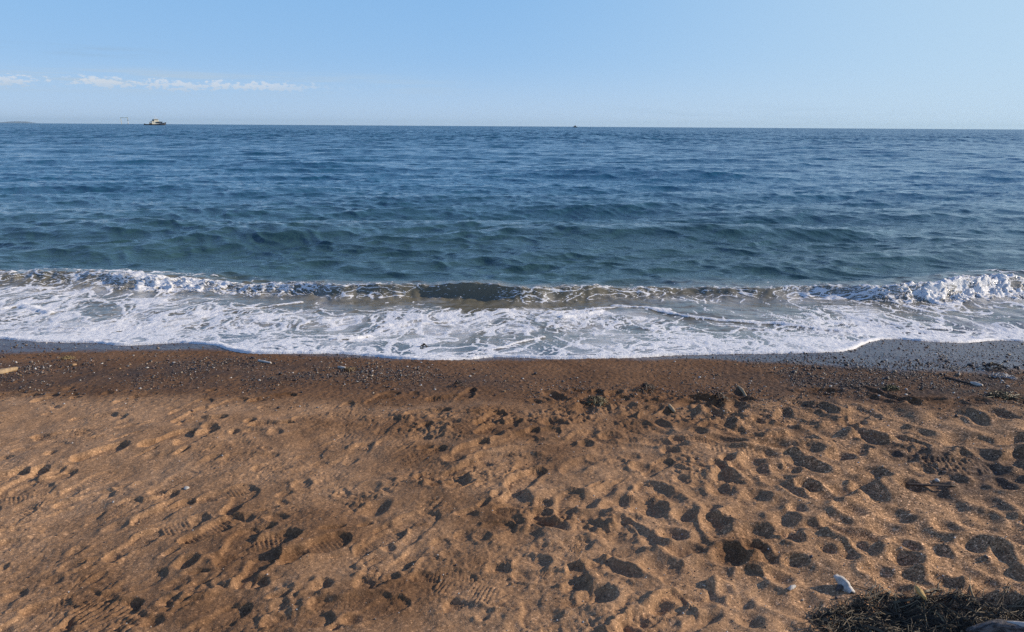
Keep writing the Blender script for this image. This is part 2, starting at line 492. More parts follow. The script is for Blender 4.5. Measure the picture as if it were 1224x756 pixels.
# prints seen in the photograph: (u, v, half length px, half width px, direction in degrees in the picture, depth in m)
PITS = [
    (27, 604, 23, 5, 22, .020), (54, 585, 15, 5, 22, .016), (72, 568, 8, 6, -60, .014), (128, 592, 8, 7, 30, .022), (140, 629, 17, 6, 25, .022),
    (17, 633, 7, 5, 20, .014), (55, 638, 8, 6, 0, .016), (133, 667, 8, 5, 50, .022), (115, 691, 14, 4, 32, .016), (62, 695, 7, 7, 60, .020), (4, 677, 8, 7, 20, .02),
    (238, 621, 11, 7, 20, .026), (292, 622, 11, 9, 0, .026), (222, 674, 10, 8, 45, .026), (264, 667, 12, 6, 0, .024), (310, 698, 9, 10, 60, .028), (350, 668, 17, 9, 35, .022),
    (385, 701, 13, 9, 20, .030), (405, 533, 9, 5, 0, .018), (180, 546, 9, 4, 25, .012), (60, 545, 8, 4, 20, .010), (104, 520, 7, 4, 0, .012), (206, 559, 12, 4, 20, .014),
    (248, 556, 7, 6, -30, .014), (361, 579, 8, 6, 40, .020), (443, 582, 12, 8, 0, .022), (449, 609, 15, 9, 30, .032), (409, 591, 9, 6, 0, .02),
    (542, 549, 13, 7, 0, .026), (638, 549, 18, 9, 0, .034), (615, 596, 17, 12, 20, .036), (546, 577, 17, 10, 0, .024), (520, 580, 10, 7, 0, .02),
    (622, 640, 24, 10, 5, .040), (655, 625, 22, 6, -15, .032), (640, 614, 16, 6, 5, .03), (699, 601, 14, 10, -10, .040), (703, 620, 15, 11, -5, .044), (735, 640, 20, 13, -25, .052), (712, 632, 12, 9, -20, .03),
    (742, 601, 15, 9, -20, .034), (776, 609, 19, 11, 10, .038), (787, 585, 12, 7, 0, .034), (755, 545, 9, 7, 0, .026), (713, 548, 9, 5, 0, .016), (700, 530, 8, 4, 0, .016), (768, 560, 12, 6, 0, .02),
    (596, 678, 14, 8, 0, .030), (637, 668, 18, 8, 0, .030), (789, 680, 21, 14, 0, .050), (814, 659, 16, 8, 10, .034), (432, 656, 7, 6, 0, .022), (706, 680, 11, 8, -30, .026),
    (728, 605, 10, 6, 0, .02), (642, 741, 10, 7, -20, .022), (785, 728, 15, 6, 15, .028), (752, 748, 18, 9, 30, .032), (716, 715, 18, 12, 10, .030), (840, 712, 26, 14, 10, .034), (802, 745, 10, 14, 0, .030),
    (842, 742, 20, 9, 28, .034), (895, 743, 14, 14, 0, .036), (872, 664, 18, 14, 0, .03), (868, 705, 10, 8, 0, .02),
    (869, 506, 10, 7, 0, .026), (835, 517, 9, 7, 0, .026), (885, 517, 10, 5, 0, .022), (902, 521, 9, 5, 0, .022), (956, 518, 14, 7, 0, .026), (1027, 505, 8, 5, 0, .02), (1035, 522, 13, 5, -25, .018),
    (968, 537, 14, 7, 0, .030), (956, 551, 12, 9, 0, .030), (1004, 547, 14, 6, 0, .026), (916, 544, 11, 7, 0, .026), (933, 562, 9, 7, 0, .026), (883, 561, 11, 6, 0, .024), (859, 559, 9, 6, 0, .022),
    (816, 575, 9, 8, 0, .024), (869, 573, 16, 7, -12, .03), (861, 586, 15, 10, -15, .034), (905, 593, 13, 11, -25, .034), (1051, 570, 12, 7, 0, .028), (964, 583, 12, 6, 0, .026), (1006, 588, 12, 10, -15, .032),
    (1022, 577, 12, 5, -15, .026), (1040, 588, 16, 7, -45, .032), (1089, 582, 16, 6, -8, .028), (1119, 579, 16, 5, -5, .026), (893, 617, 20, 11, 5, .036), (857, 624, 16, 7, 0, .030), (1015, 611, 15, 9, 10, .034), (1071, 616, 19, 9, -12, .036),
    (1062, 632, 14, 7, 15, .03), (1132, 630, 11, 8, 15, .03), (1125, 598, 11, 11, -20, .03), (1178, 598, 18, 10, 0, .03), (1178, 618, 18, 11, -10, .034), (904, 640, 22, 9, 8, .038), (873, 646, 11, 5, 0, .026), (831, 658, 13, 7, 0, .028),
    (945, 645, 14, 8, 0, .03), (1040, 645, 12, 7, 0, .026), (1077, 650, 12, 10, -10, .034), (1165, 650, 16, 8, -10, .032), (1212, 648, 14, 8, 0, .032), (1200, 502, 8, 5, 0, .02), (1120, 497, 10, 4, -10, .014), (1067, 489, 8, 4, 0, .014),
    (949, 672, 14, 5, 5, .026), (920, 672, 11, 9, 0, .036), (1027, 656, 9, 6, 0, .028), (1120, 658, 14, 9, -10, .032), (1163, 654, 14, 9, 0, .03), (1012, 666, 13, 5, -22, .026), (1083, 671, 15, 14, 5, .040),
    (1038, 686, 10, 9, 0, .024), (1092, 692, 20, 8, -5, .030), (1125, 694, 18, 7, -12, .026), (1182, 678, 20, 10, -22, .040), (1180, 697, 16, 12, -10, .034), (957, 716, 16, 14, 20, .032), (924, 716, 20, 15, 0, .036), (990, 660, 12, 6, -10, .022),
    (975, 632, 14, 7, -15, .024), (1215, 690, 12, 8, 0, .026), (1050, 530, 16, 6, 0, .02), (1095, 540, 16, 7, 0, .024), (1150, 560, 18, 8, -10, .024), (1200, 580, 14, 9, 0, .026), (1110, 560, 14, 7, 0, .026),
    (820, 617, 14, 7, 5, .026), (806, 640, 16, 8, 0, .026), (930, 690, 18, 9, -15, .03), (655, 735, 14, 10, 0, .022), (690, 700, 14, 8, 20, .024), (560, 615, 12, 5, 0, .014), (500, 620, 12, 6, 10, .014), (470, 560, 14, 5, 0, .014),
    (590, 520, 14, 5, 0, .018), (660, 506, 12, 6, 0, .02), (700, 490, 12, 5, 0, .022), (770, 490, 12, 5, 0, .02), (730, 520, 12, 5, 0, .018), (800, 540, 10, 5, 0, .02), (540, 506, 9, 4, 0, .016), (500, 498, 8, 4, 0, .014), (480, 530, 9, 4, 0, .014),
    (330, 517, 9, 5, 0, .016), (290, 530, 12, 5, 0, .014), (250, 512, 8, 4, 0, .014), (140, 500, 7, 4, 0, .012), (60, 505, 7, 3, 0, .010), (310, 548, 14, 5, 20, .014), (260, 590, 14, 5, 20, .014), (170, 580, 10, 5, 0, .012), (330, 620, 12, 6, 0, .016), (470, 690, 10, 6, 0, .014),
    (500, 655, 14, 6, 20, .016), (540, 660, 10, 7, 0, .02), (575, 640, 10, 8, 0, .022), (560, 725, 14, 7, 10, .018), (420, 740, 12, 7, 10, .02), (180, 745, 16, 8, 10, .02), (30, 740, 14, 6, 20, .018), (90, 660, 12, 5, 30, .016), (170, 690, 10, 5, 30, .014)]


def pxscale(u, v):
    a = at(u, v); b = at(u + 1, v); c = at(u, v + 1)
    return (b - a).length, (c - a).length


SHOES = [  # toe end px, heel end px, tread, depth
    ((290, 618), (214, 650), 'bars', .012), ((330, 660), (262, 672), 'rings', .010), ((168, 722), (78, 744), 'bars', .014), ((390, 742), (322, 744), 'dots', .008),
    ((180, 640), (140, 662), 'zig', .008), ((610, 690), (530, 708), 'zig', .009), ((690, 690), (612, 684), 'rings', .010), ((868, 684), (800, 680), 'rings', .008),
    ((640, 520), (580, 536), 'dots', .010), ((690, 530), (630, 526), 'dots', .010), ((1170, 556), (1100, 550), 'bars', .010), ((470, 640), (440, 655), 'bars', .010),
    ((130, 588), (72, 602), 'none', .012), ((100, 715), (46, 728), 'bars', .010), ((860, 530), (800, 525), 'bars', .010), ((1080, 505), (1030, 512), 'bars', .008),
    ((380, 545), (330, 560), 'zig', .008), ((480, 720), (420, 742), 'dots', .008), ((810, 716), (770, 742), 'bars', .012), ((560, 690), (500, 690), 'bars', .010), ((1110, 535), (1060, 520), 'bars', .009)]
for k, (tp, hp, tr, d) in enumerate(SHOES):
    a = at(*tp); b = at(*hp)
    c = (a + b) / 2
    shoe(c.x, c.y, math.atan2(a.y - b.y, a.x - b.x), min(0.34, max(0.24, (a - b).length)), d, tr, d * 0.6, seed=k + 200, rim=0.5, amp=0.0032)
for k, (u, v, lu, lv, ang, dep) in enumerate(PITS):
    p = at(u, v)
    e = at(u + lu * math.cos(R(ang)), v - lu * math.sin(R(ang)))
    q = at(u, v - lv)
    rx = (e - p).length
    s1, s2 = pxscale(u, v)
    ry = max(min((q - p).length, rx * 1.3), 0.014)
    ang_w = math.atan2(e.y - p.y, e.x - p.x)
    softk = random.uniform(1.5, 2.3) if u > 640 else random.uniform(1.8, 3.2)
    if u > 640:
        rx *= 1.05; ry *= 1.12; dep = min(0.042, rx * random.uniform(0.46, 0.78))
    pit(p.x, p.y, rx * 1.05, ry * 0.80, ang_w, dep * random.uniform(0.45, 0.66), rim=0.34 if u > 640 else 0.3, sharp=softk, seed=k * 3 + 1)
# ridges without outline, bottom left and centre
for (u, v, ang, la, lb, per, am) in ((128, 736, -28, .15, .075, .024, .0045), (560, 705, -20, .13, .06, .015, .0028), (105, 716, -30, .07, .04, .013, .004), (1145, 556, -10, .16, .07, .026, .0045), (880, 540, -12, .15, .05, .024, .003), (830, 700, 80, .07, .05, .014, .003)):
    p = at(u, v)
    tread_patch(p.x, p.y, R(ang), la, lb, per, am, 3)
print('relief: prints')

# churned, clotted places
churn = np.zeros_like(H)
for (u, v, r, s) in ((545, 575, .16, 1.3), (655, 622, .14, 1.4), (720, 630, .13, 1), (945, 640, .10, 1.4), (900, 670, .12, 1), (540, 505, .25, 2.5), (760, 485, .3, 2.2), (870, 500, .25, 2.2), (690, 495, .25, 2), (960, 520, .2, 1.5), (260, 720, .16, 2.2), (180, 748, .10, 2), (410, 690, .12, 1.4), (480, 590, .2, 2), (600, 735, .12, 1.5), (820, 560, .2, 2), (730, 740, .14, 1.2), (1100, 545, .25, 1.5)):
    churn = np.maximum(churn, zone(u, v, r, sx=s))
def clods(f, seed):
    """rounded clods with sharp creases between them"""
    a = np.abs(perlin(GX * f + 0.4 * perlin(GX * f * 0.6, GY * f * 0.6, seed + 3), GY * f, seed)) * 1.6
    return np.minimum(a, 1) - 0.35
patchy = sst(-0.25, 0.35, perlin(GX * 5, GY * 5, 33))
H += churn * patchy * (0.016 * clods(17, 12) + 0.009 * clods(36, 13) + 0.004 * clods(70, 14))
# everywhere: small clods, more in the damp middle
H += level_zone * (1 - 0.7 * right_zone) * (0.0036 * clods(45, 22) + 0.0034 * clods(80, 23)) * (0.25 + 0.75 * sst(-0.2, 0.4, perlin(GX * 2.2, GY * 2.2, 31)))
H += level_zone * (0.0014 * perlin(GX * 75, GY * 75, 41) + 0.0022 * fbm(GX * 17, GY * 17, 42, 2))
# the gravel face is rougher at pebble scale
face = 1 - level_zone
H += face * (0.004 * fbm(GX * 30, GY * 30, 50, 2) + 0.010 * perlin(GX * 2.0, GY * 3.0, 51) * sst(6.6, 5.6, GY))


def blur(a, n):
    for _ in range(n):
        a = a.copy()
        a[1:-1] = 0.25 * a[:-2] + 0.5 * a[1:-1] + 0.25 * a[2:]
        a[:, 1:-1] = 0.25 * a[:, :-2] + 0.5 * a[:, 1:-1] + 0.25 * a[:, 2:]
    return a


Hs = blur(H, 6)
mixs = np.clip(right_zone * (1 - churn), 0, 1)
H = H * (1 - mixs) + Hs * mixs
# edge fade so that the coarse outer sheet joins
edge = np.minimum(np.minimum(sst(RX0, RX0 + 0.4, GX), sst(RX1, RX1 - 0.4, GX)), np.minimum(sst(RY0, RY0 + 0.12, GY), sst(RY1, RY1 - 0.3, GY)))
H *= edge


def bil(A, x, y):
    fx = np.clip((np.asarray(x) - RX0) / RS, 0, A.shape[1] - 1.001); fy = np.clip((np.asarray(y) - RY0) / RS, 0, A.shape[0] - 1.001)
    i = fx.astype(int); j = fy.astype(int); u = fx - i; v = fy - j
    return (A[j, i] * (1 - u) + A[j, i + 1] * u) * (1 - v) + (A[j + 1, i] * (1 - u) + A[j + 1, i + 1] * u) * v


def ground_z(x, y):
    return base_z(x, y) + bil(H, x, y)


# ------------------------------------------------------------------ beach sheet
def grow(a, b, d0, f=1.25):
    out = [a]; d = d0
    s = 1 if b > a else -1
    while (b - out[-1]) * s > d:
        out.append(out[-1] + s * d); d *= f
    out.append(b)
    return out


xc = np.concatenate([np.arange(-6.3, -2.6, 0.0085), np.arange(-2.6, 2.6, 0.0052), np.arange(2.6, 6.3, 0.0085)])
xl = grow(xc[0], -260, 0.03); xr = grow(xc[-1], 260, 0.03)
xs_ = np.concatenate([np.array(xl[1:])[::-1], xc, np.array(xr[1:])])
yc = np.concatenate([np.arange(1.15, 3.2, 0.0052), np.arange(3.2, 4.6, 0.0072), np.arange(4.6, 7.6, 0.013)])
ys_ = np.concatenate([np.array(grow(yc[0], -200, 0.03)[1:])[::-1], yc, np.array(grow(yc[-1], 40, 0.05)[1:])])
BX, BY = np.meshgrid(xs_, ys_)
BZ = base_z(BX, BY)
inr = (BX > RX0) & (BX < RX1) & (BY > RY0) & (BY < RY1)
BZ[inr] += bil(H, BX[inr], BY[inr])

wl = np.interp(BX, WX, WY)
wetn = 0.05 * perlin(BX * 2.5, BY * 2.5, 60) + 0.03 * perlin(BX * 9, BY * 9, 61)
wet = sst(-0.06, 0.10, BY - wl + wetn)
cl = 4.05 + 0.12 * np.sin(BX * 0.9 + 0.4) + 0.16 * perlin(BX * 1.3, BY * 1.0, 6) + 0.07 * perlin(BX * 6, BY * 6, 62)
cl = cl + 0.25 * sst(-0.6, -2.6, BX) - 0.18 * np.exp(-((BX - 0.7) / 0.8) ** 2) 
damp = sst(-0.10, 0.22, BY - cl)
def bz(u, v, r, sx): return zone(u, v, r, BX, BY, sx)
mid = np.maximum.reduce([bz(560, 520, .55, 2.2), bz(330, 640, .42, 1.6), bz(150, 700, .22, 1.8), bz(480, 700, .30, 1.8), bz(280, 740, .24, 3), bz(500, 600, .35, 1.2), bz(780, 500, .4, 2.2), bz(640, 620, .22, 1.6), bz(880, 660, .12, 2.0) * .8])
mid = mid * (0.75 + 0.6 * perlin(BX * 3, BY * 3.5, 64)) + 0.25 * np.clip(perlin(BX * 1.1, BY * 1.6, 65), 0, 1)
mid = np.clip(1.15 * mid + 0.10 * fbm(BX * 12, BY * 12, 66, 2), 0, 1)
moist = np.clip(np.maximum(damp, 0.85 * mid), 0, 1)
coarse = np.clip(sst(0.2, 1.5, BX - 0.12 * BY + 0.25 * perlin(BX * 2, BY * 2, 67)) * (1 - 0.4 * damp) + 0.25, 0, 1)
blackp = np.maximum.reduce([bz(1100, 548, .22, 1.5), bz(1180, 565, .28, 1.4), bz(1140, 580, .14, 2), bz(1210, 462, .55, 1.8), bz(1040, 458, .5, 1.8), bz(930, 455, .35, 1.5) * .7, bz(60, 450, .4, 2.5) * .9, bz(250, 445, .42, 3.2) * .9, bz(540, 455, .32, 2) * .65])
blackp = np.clip(blackp * (0.75 + 0.7 * fbm(BX * 5, BY * 5, 68, 2)), 0, 1)
beach_me = grid_mesh('beach', BX, BY, BZ, {'moist': moist, 'wet': wet, 'coarse': coarse, 'black': blackp})
print('beach', BX.size)

m_sand = bpy.data.materials.new('sand'); m_sand.use_nodes = True
s = NT(m_sand.node_tree)
geo = s.n('ShaderNodeNewGeometry').outputs['Position']
moi, wt, crs, blk = (s.attr(k).outputs['Fac'] for k in ('moist', 'wet', 'coarse', 'black'))
vor = s.n('ShaderNodeTexVoronoi', ins={'Scale': 230.0}); s.link(geo, vor.inputs['Vector'])
vsep = s.n('ShaderNodeSeparateColor', ins={0: vor.outputs['Color']})
vor2 = s.n('ShaderNodeTexVoronoi', ins={'Scale': 95.0}); s.link(geo, vor2.inputs['Vector'])
v2 = s.n('ShaderNodeSeparateColor', ins={0: vor2.outputs['Color']})
grain = s.ramp(vsep.outputs[0], [(0.0, (0.22, 0.22, 0.24)), (0.22, (0.55, 0.52, 0.5)), (0.5, (0.95, 0.93, 0.9)), (0.8, (1.25, 1.22, 1.18)), (0.93, (1.6, 1.6, 1.6)), (1.0, (3.0, 3.0, 3.0))])
grain2 = s.ramp(v2.outputs[0], [(0.0, (0.30, 0.30, 0.33)), (0.15, (0.7, 0.68, 0.66)), (0.6, (1.0, 1.0, 1.0)), (0.9, (1.12, 1.1, 1.08)), (0.95, (2.1, 2.05, 2.0)), (1.0, (2.8, 2.8, 2.8))])
blot = s.noise(geo, 3.2, 5.0, 0.6)
dry = s.mix(s.smooth(blot, 0.35, 0.65), (0.335, 0.202, 0.113), (0.418, 0.260, 0.150))
dry = s.mix(s.math('MULTIPLY', crs, 0.55), dry, (0.355, 0.224, 0.128))
dmp = s.mix(s.smooth(blot, 0.35, 0.65), (0.145, 0.077, 0.038), (0.195, 0.107, 0.054))
base = s.mix(moi, dry, dmp)
base = s.mix(s.math('MULTIPLY', blk, 0.78), base, (0.058, 0.050, 0.047))
base = s.mix(s.math('MULTIPLY', wt, 0.85), base, (0.078, 0.060, 0.050))
gamt = s.math('MULTIPLY_ADD', crs, 0.55, 0.30)
base = s.mix(gamt, base, s.mix(1.0, base, grain, 'MULTIPLY'))
base = s.mix(s.math('MULTIPLY_ADD', crs, 0.45, 0.12), base, s.mix(1.0, base, grain2, 'MULTIPLY'))
n1 = s.noise(geo, 420.0, 2.0, 0.6)
n2 = s.noise(geo, 120.0, 3.0, 0.6)
n3 = s.noise(geo, 45.0, 3.0, 0.55)
hgt = s.math('ADD', s.math('MULTIPLY', vor.outputs['Distance'], s.math('MULTIPLY_ADD', crs, -0.0012, -0.0006)),
             s.math('ADD', s.math('MULTIPLY', n1, 0.0010), s.math('ADD', s.math('MULTIPLY', n2, 0.0022), s.math('MULTIPLY', n3, 0.0022))))
bmp = s.n('ShaderNodeBump', ins={'Strength': 0.75, 'Distance': 1.0, 'Height': hgt})
rgh = s.math('SUBTRACT', 0.95, s.math('ADD', s.math('MULTIPLY', moi, 0.12), s.math('MULTIPLY', wt, 0.45)))
pb = s.n('ShaderNodeBsdfPrincipled', ins={'Base Color': base, 'Roughness': rgh, 'Normal': bmp.outputs[0]})
s.link(s.math('MULTIPLY_ADD', wt, 0.45, 0.12), pb.inputs['Specular IOR Level'])
# film of water on the wet strip
bmp2 = s.n('ShaderNodeBump', ins={'Strength': 0.35, 'Distance': 1.0, 'Height': s.math('MULTIPLY', n3, 0.004)})
s.link(s.math('MULTIPLY', wt, 0.36), pb.inputs['Coat Weight'])
pb.inputs['Coat Roughness'].default_value = 0.30
pb.inputs['Coat IOR'].default_value = 1.33
s.link(bmp2.outputs[0], pb.inputs['Coat Normal'])
so = s.n('ShaderNodeOutputMaterial'); s.link(pb.outputs[0], so.inputs[0])
beach = tag(add('beach_sand', beach_me, m_sand), kind='structure')

# ------------------------------------------------------------------ sea sheet
# the breaking wave: crest and foot lines along x
cx_px = [(-400, 335), (-100, 333), (0, 331), (90, 331), (170, 327), (250, 334), (330, 337), (400, 335), (470, 331), (560, 333), (650, 335), (760, 337), (840, 334), (920, 330), (1000, 331), (1080, 331), (1150, 332), (1224, 334), (1600, 333)]
cw_h = [(-400, .08), (0, .06), (110, .09), (170, .15), (230, .09), (290, .08), (340, .13), (400, .18), (460, .21), (560, .22), (680, .20), (770, .15), (850, .15), (920, .21), (1000, .21), (1060, .24), (1110, .28), (1170, .22), (1224, .17), (1600, .2)]
Xc, Yc, Hc = [], [], []
for u, v in cx_px:
    h = np.interp(u, [a for a, b in cw_h], [b for a, b in cw_h])
    p = at(u, v, SEA + h * 0.97)
    Xc.append(p.x); Yc.append(p.y + 0.12); Hc.append(h)


def crest_line_y(x):
    return np.interp(x, Xc, Yc) + 0.12 * perlin(x * 0.8, 0 * x, 75) + 0.05 * perlin(x * 2.6, 0 * x, 76)


ncol = 1250
x0 = np.linspace(-9.5, 9.5, ncol)
x0 = np.concatenate([np.array(grow(-9.5, -24, 0.05)[1:])[::-1], x0, np.array(grow(9.5, 24, 0.05)[1:])])
YB = 11.6
y_near = np.linspace(0, 1, 450)
FAR = 31000.0
y_far = np.concatenate([YB * np.exp(np.linspace(0, 1, 1000) * math.log(360 / YB))[1:], 360 * np.exp(np.linspace(0, 1, 150) * math.log(FAR / 360))[1:]])
yf0 = front_y(x0)
SXn = np.broadcast_to(x0, (len(y_near), len(x0))).copy()
SYn = np.empty((len(y_near), len(x0)))
cl0 = crest_line_y(x0)
for c_ in range(len(x0)):                       # more rows on the face of the breaker and at the edge of the swash
    yy = np.linspace(yf0[c_], YB, 700)
    rho = 1 + 3.4 * np.exp(-((yy - cl0[c_] + 0.07) / 0.17) ** 2) + 0.8 * np.exp(-((yy - yf0[c_]) / 0.15) ** 2)
    cum_ = np.cumsum(rho); cum_ = (cum_ - cum_[0]) / (cum_[-1] - cum_[0])
    SYn[:, c_] = np.interp(y_near, cum_, yy)
SXf = x0[None, :] * (y_far[:, None] / YB)
SYf = np.broadcast_to(y_far[:, None], SXf.shape).copy()
SX = np.concatenate([SXn, SXf]).astype(np.float64); SY = np.concatenate([SYn, SYf]).astype(np.float64)
nn = len(y_near)
cell = np.gradient(SY, axis=0)
cell = np.maximum(cell, 0.01)
cellx = np.maximum(np.abs(np.gradient(SX, axis=1)), 0.01)
Z = np.zeros_like(SX); DY = np.zeros_like(SX); DX = np.zeros_like(SX)
# wind sea: many short crested trains, mostly towards the shore
rw = np.random.default_rng(21)
wfd = sst(400, 60, SY)
SXW = SX + wfd * (0.30 * perlin(SX * 0.55, SY * 0.45, 160) + 0.10 * perlin(SX * 1.7, SY * 1.3, 161))
SYW = SY + wfd * (0.40 * perlin(SX * 0.40, SY * 0.45, 162) + 0.10 * perlin(SX * 1.4, SY * 1.6, 163))
calm = sst(7.2, 8.8, SY)                       # little chop inside the surf
nw = 110
for k in range(nw):
    lam = 0.22 * (7.5 / 0.22) ** (k / (nw - 1))
    th = rw.normal(0, 0.30) if lam > 1.0 else rw.normal(0, 0.52)
    kx, ky = math.sin(th) * 2 * math.pi / lam, math.cos(th) * 2 * math.pi / lam
    amp = 0.0038 * lam ** 0.50 * (0.6 + 0.8 * rw.random())
    if lam > 4: amp *= 0.75
    ph = rw.random() * 6.283
    # drop what the sheet cannot carry
    lx = np.abs(kx) * cellx; ly = np.abs(ky) * cell
    wgt = sst(2.4, 1.4, np.maximum(lx, ly))
    rows = wgt.max(axis=1) > 1e-3
    last = np.nonzero(rows)[0].max() + 1 if rows.any() else 0
    sl = slice(0, last)
    if 0.3 < lam < 1.3: amp *= 0.85
    if lam > 2.0: amp *= 1.25
    if lam < 0.3: amp *= 1.15
    arg = kx * SXW[sl] + ky * SYW[sl] + ph
    a_ = amp * wgt[sl] * (calm[sl] * 0.93 + 0.07)
    Z[sl] += a_ * np.cos(arg)
    DY[sl] -= 0.95 * a_ * (ky / (2 * math.pi / lam)) * np.sin(arg)
    DX[sl] -= 0.95 * a_ * (kx / (2 * math.pi / lam)) * np.sin(arg)
gust = 1 + 0.30 * perlin(SX * 0.05, SY * 0.03, 70) + 0.25 * perlin(SX * 0.35, SY * 0.25, 71)
Z *= gust * sst(-0.3, 1.0, SY - 7.9)
# swells that rise as they near the beach: (u range px, v of the trough px, height)
def swell(u0, u1, v, h, wid, bend=0.0):
    pa = at(u0, v, SEA); pb_ = at(u1, v, SEA)
    xm, hx = (pa.x + pb_.x) / 2, abs(pb_.x - pa.x) / 2
    yc_ = (pa.y + pb_.y) / 2 + bend * ((SX - xm) / hx) ** 2 + 0.15 * perlin(SX * 0.45, 0 * SX, int(v) % 30)
    d = (SY - yc_) / wid
    prof = np.where(d < 0, np.exp(-(d / 0.55) ** 2), np.exp(-(d / 1.5) ** 2))
    env = np.exp(-(np.abs(SX - xm) / hx) ** 4)
    return 0.52 * h * prof * env
sw = swell(560, 1090, 283, 0.17, 0.55) + swell(200, 420, 287, 0.13, 0.5, 0.3) + swell(760, 1300, 262, 0.15, 0.7) + swell(-100, 330, 262, 0.12, 0.7) \
    + swell(330, 720, 270, 0.10, 0.6) + swell(-50, 160, 300, 0.10, 0.5) + swell(400, 900, 240, 0.15, 0.9) + swell(1000, 1400, 236, 0.16, 0.9) + swell(-100, 350, 226, 0.16, 1.1) + swell(500, 900, 212, 0.16, 1.4) + swell(1090, 1300, 292, 0.12, 0.5) \
    + swell(500, 700, 306, 0.06, 0.3) + swell(100, 380, 308, 0.05, 0.3)
for k in range(44):
    v = rnd(160, 225); u = rnd(-150, 1370)
    sw = sw + swell(u, u + rnd(120, 380), v, rnd(0.07, 0.15) * (1 + (225 - v) / 60), rnd(0.6, 1.1) * (1 + (225 - v) / 25))
Z += sw

crest_y = crest_line_y(SX)
hx_u = [at(a, 335, SEA).x for a, b in cw_h]
crest_h = 0.54 * np.interp(SX, hx_u, [b for a, b in cw_h]) * (1 + 0.34 * perlin(SX * 1.1, 0 * SX + 9, 77) + 0.14 * perlin(SX * 4.2, 0 * SX + 4, 82))
dw = SY - crest_y
steep = 0.145 + 0.05 * perlin(SX * 0.9, 0 * SX + 2, 83)
front_prof = np.exp(-(np.minimum(dw, 0) / steep) ** 2 * 1.4)
back_prof = np.exp(-(np.maximum(dw, 0) / 0.85) ** 2)
wprof = np.where(dw < 0, front_prof, back_prof)
wave = crest_h * wprof
trough = -0.02 * np.exp(-((dw + 0.45) / 0.3) ** 2)
Z += wave + trough
# lean the crest towards the beach
DY -= 0.36 * crest_h * np.clip(wprof, 0, 1) ** 2.5 * sst(0.8, 0.0, dw)
# face: finer run-up texture
facew = np.exp(-((dw + 0.12) / 0.22) ** 2)
Z += facew * (0.013 * perlin(SX * 5, SY * 3, 78) + 0.010 * perlin(SX * 13, SY * 9, 79))
Z += np.exp(-((dw - 0.1) / 0.3) ** 2) * 0.012 * perlin(SX * 9, SY * 7, 85)
# surf inside the wave: low wrinkles running towards the beach
ins_ = sst(0.3, -0.4, dw)
Z += ins_ * (0.016 * perlin(SX * 1.6, SY * 2.4, 80) + 0.008 * fbm(SX * 4.5, SY * 5.5, 81, 2) + 0.0025 * perlin(SX * 18, SY * 14, 84))
Z += SEA

# foam ------------------------------------------------------------
dfront = SY - front_y(np.clip(SX, -24, 24))
wx = SX + 0.22 * perlin(SX * 1.7, SY * 1.1, 90) + 0.06 * perlin(SX * 6, SY * 4, 91)
wy = SY + 0.30 * perlin(SX * 1.5 + 50, SY * 1.1, 92) + 0.07 * perlin(SX * 6 + 9, SY * 4, 93)
def ridged(a, b, seed): return 1 - np.minimum(1, np.abs(perlin(a, b, seed)) * 2.2)
near = slice(0, nn + 120)
NX, NY, WXX, WYY, DW = (q[near] for q in (SX, SY, wx, wy, dw))
DFR = dfront[near]
for ox in np.linspace(-0.9, 0.9, 31):            # true distance to the edge, also where the edge runs seaward
    DFR = np.minimum(DFR, np.hypot(ox, np.maximum(NY - front_y(np.clip(NX + ox, -24, 24)), 0)))
r1 = ridged(WXX * 3.2, WYY * 2.6, 94)
r2 = ridged(WXX * 7.5, WYY * 5.5, 95)
r3 = ridged(WXX * 15.0, WYY * 11.0, 96)
patch = fbm(WXX * 1.3, WYY * 0.9, 97, 3)
pat = np.maximum(np.maximum(r1, 0.93 * r2), 0.86 * r3)
pat = pat * 0.75 + 0.25 * (0.5 + 0.5 * fbm(WXX * 9, WYY * 4.5, 98, 3))
# on the face the lace follows the slope itself
FS = WYY * 1.2 + Z[near] * 5.5
FXX = NX + 0.10 * perlin(NX * 4, FS * 2, 150) + 0.04 * perlin(NX * 11, FS * 5, 151)
fpat = np.maximum(np.maximum(ridged(FXX * 4.2, FS * 2.0, 152), 0.97 * ridged(FXX * 8.5, FS * 4.2, 153)), 0.86 * ridged(FXX * 17, FS * 9, 154))
fpat = fpat * (0.84 + 0.16 * sst(-0.3, 0.4, fbm(NX * 2.3, FS * 1.0, 155, 2)))
fblend = np.exp(-((DW + 0.08) / 0.20) ** 2)
pat = pat * (1 - fblend) + fpat * fblend
# coverage 0..1 by place
def zpx(u, v, rx, ry, lev=SEA):
    p = at(u, v, lev)
    return np.exp(-((NX - p.x) / rx) ** 2 - ((NY - p.y) / ry) ** 2)
def zface(u, rx):
    return np.exp(-((NX - at(u, 340, SEA + 0.12).x) / rx) ** 2)
swash = sst(0.05, -0.45, DW)
cov = swash * (0.565 + 0.30 * patch)
cov = cov + 0.14 * sst(0.9, 0.0, DFR)
cov -= 0.50 * zpx(560, 362, 2.4, 0.30) + 0.25 * zpx(760, 362, 1.2, 0.25) + 0.28 * zpx(960, 372, 1.6, 0.35) + 0.18 * zpx(240, 352, 1.6, 0.25)
cov += 0.22 * zpx(1040, 390, 0.5, 0.6)
cov += 0.12 * zpx(60, 385, 2.2, 0.8) + 0.10 * zpx(200, 395, 1.6, 0.6) + 0.12 * zpx(700, 372, 1.2, 0.35)
facem = np.exp(-((DW + 0.13) / 0.24) ** 2)
fc = 0.27 + 0.28 * patch + 0.12 * np.exp(-((DW + 0.02) / 0.06) ** 2)
fc = fc - 0.13 * zface(480, 0.9) - 0.12 * zface(600, 0.6) - 0.10 * zface(860, 0.7)
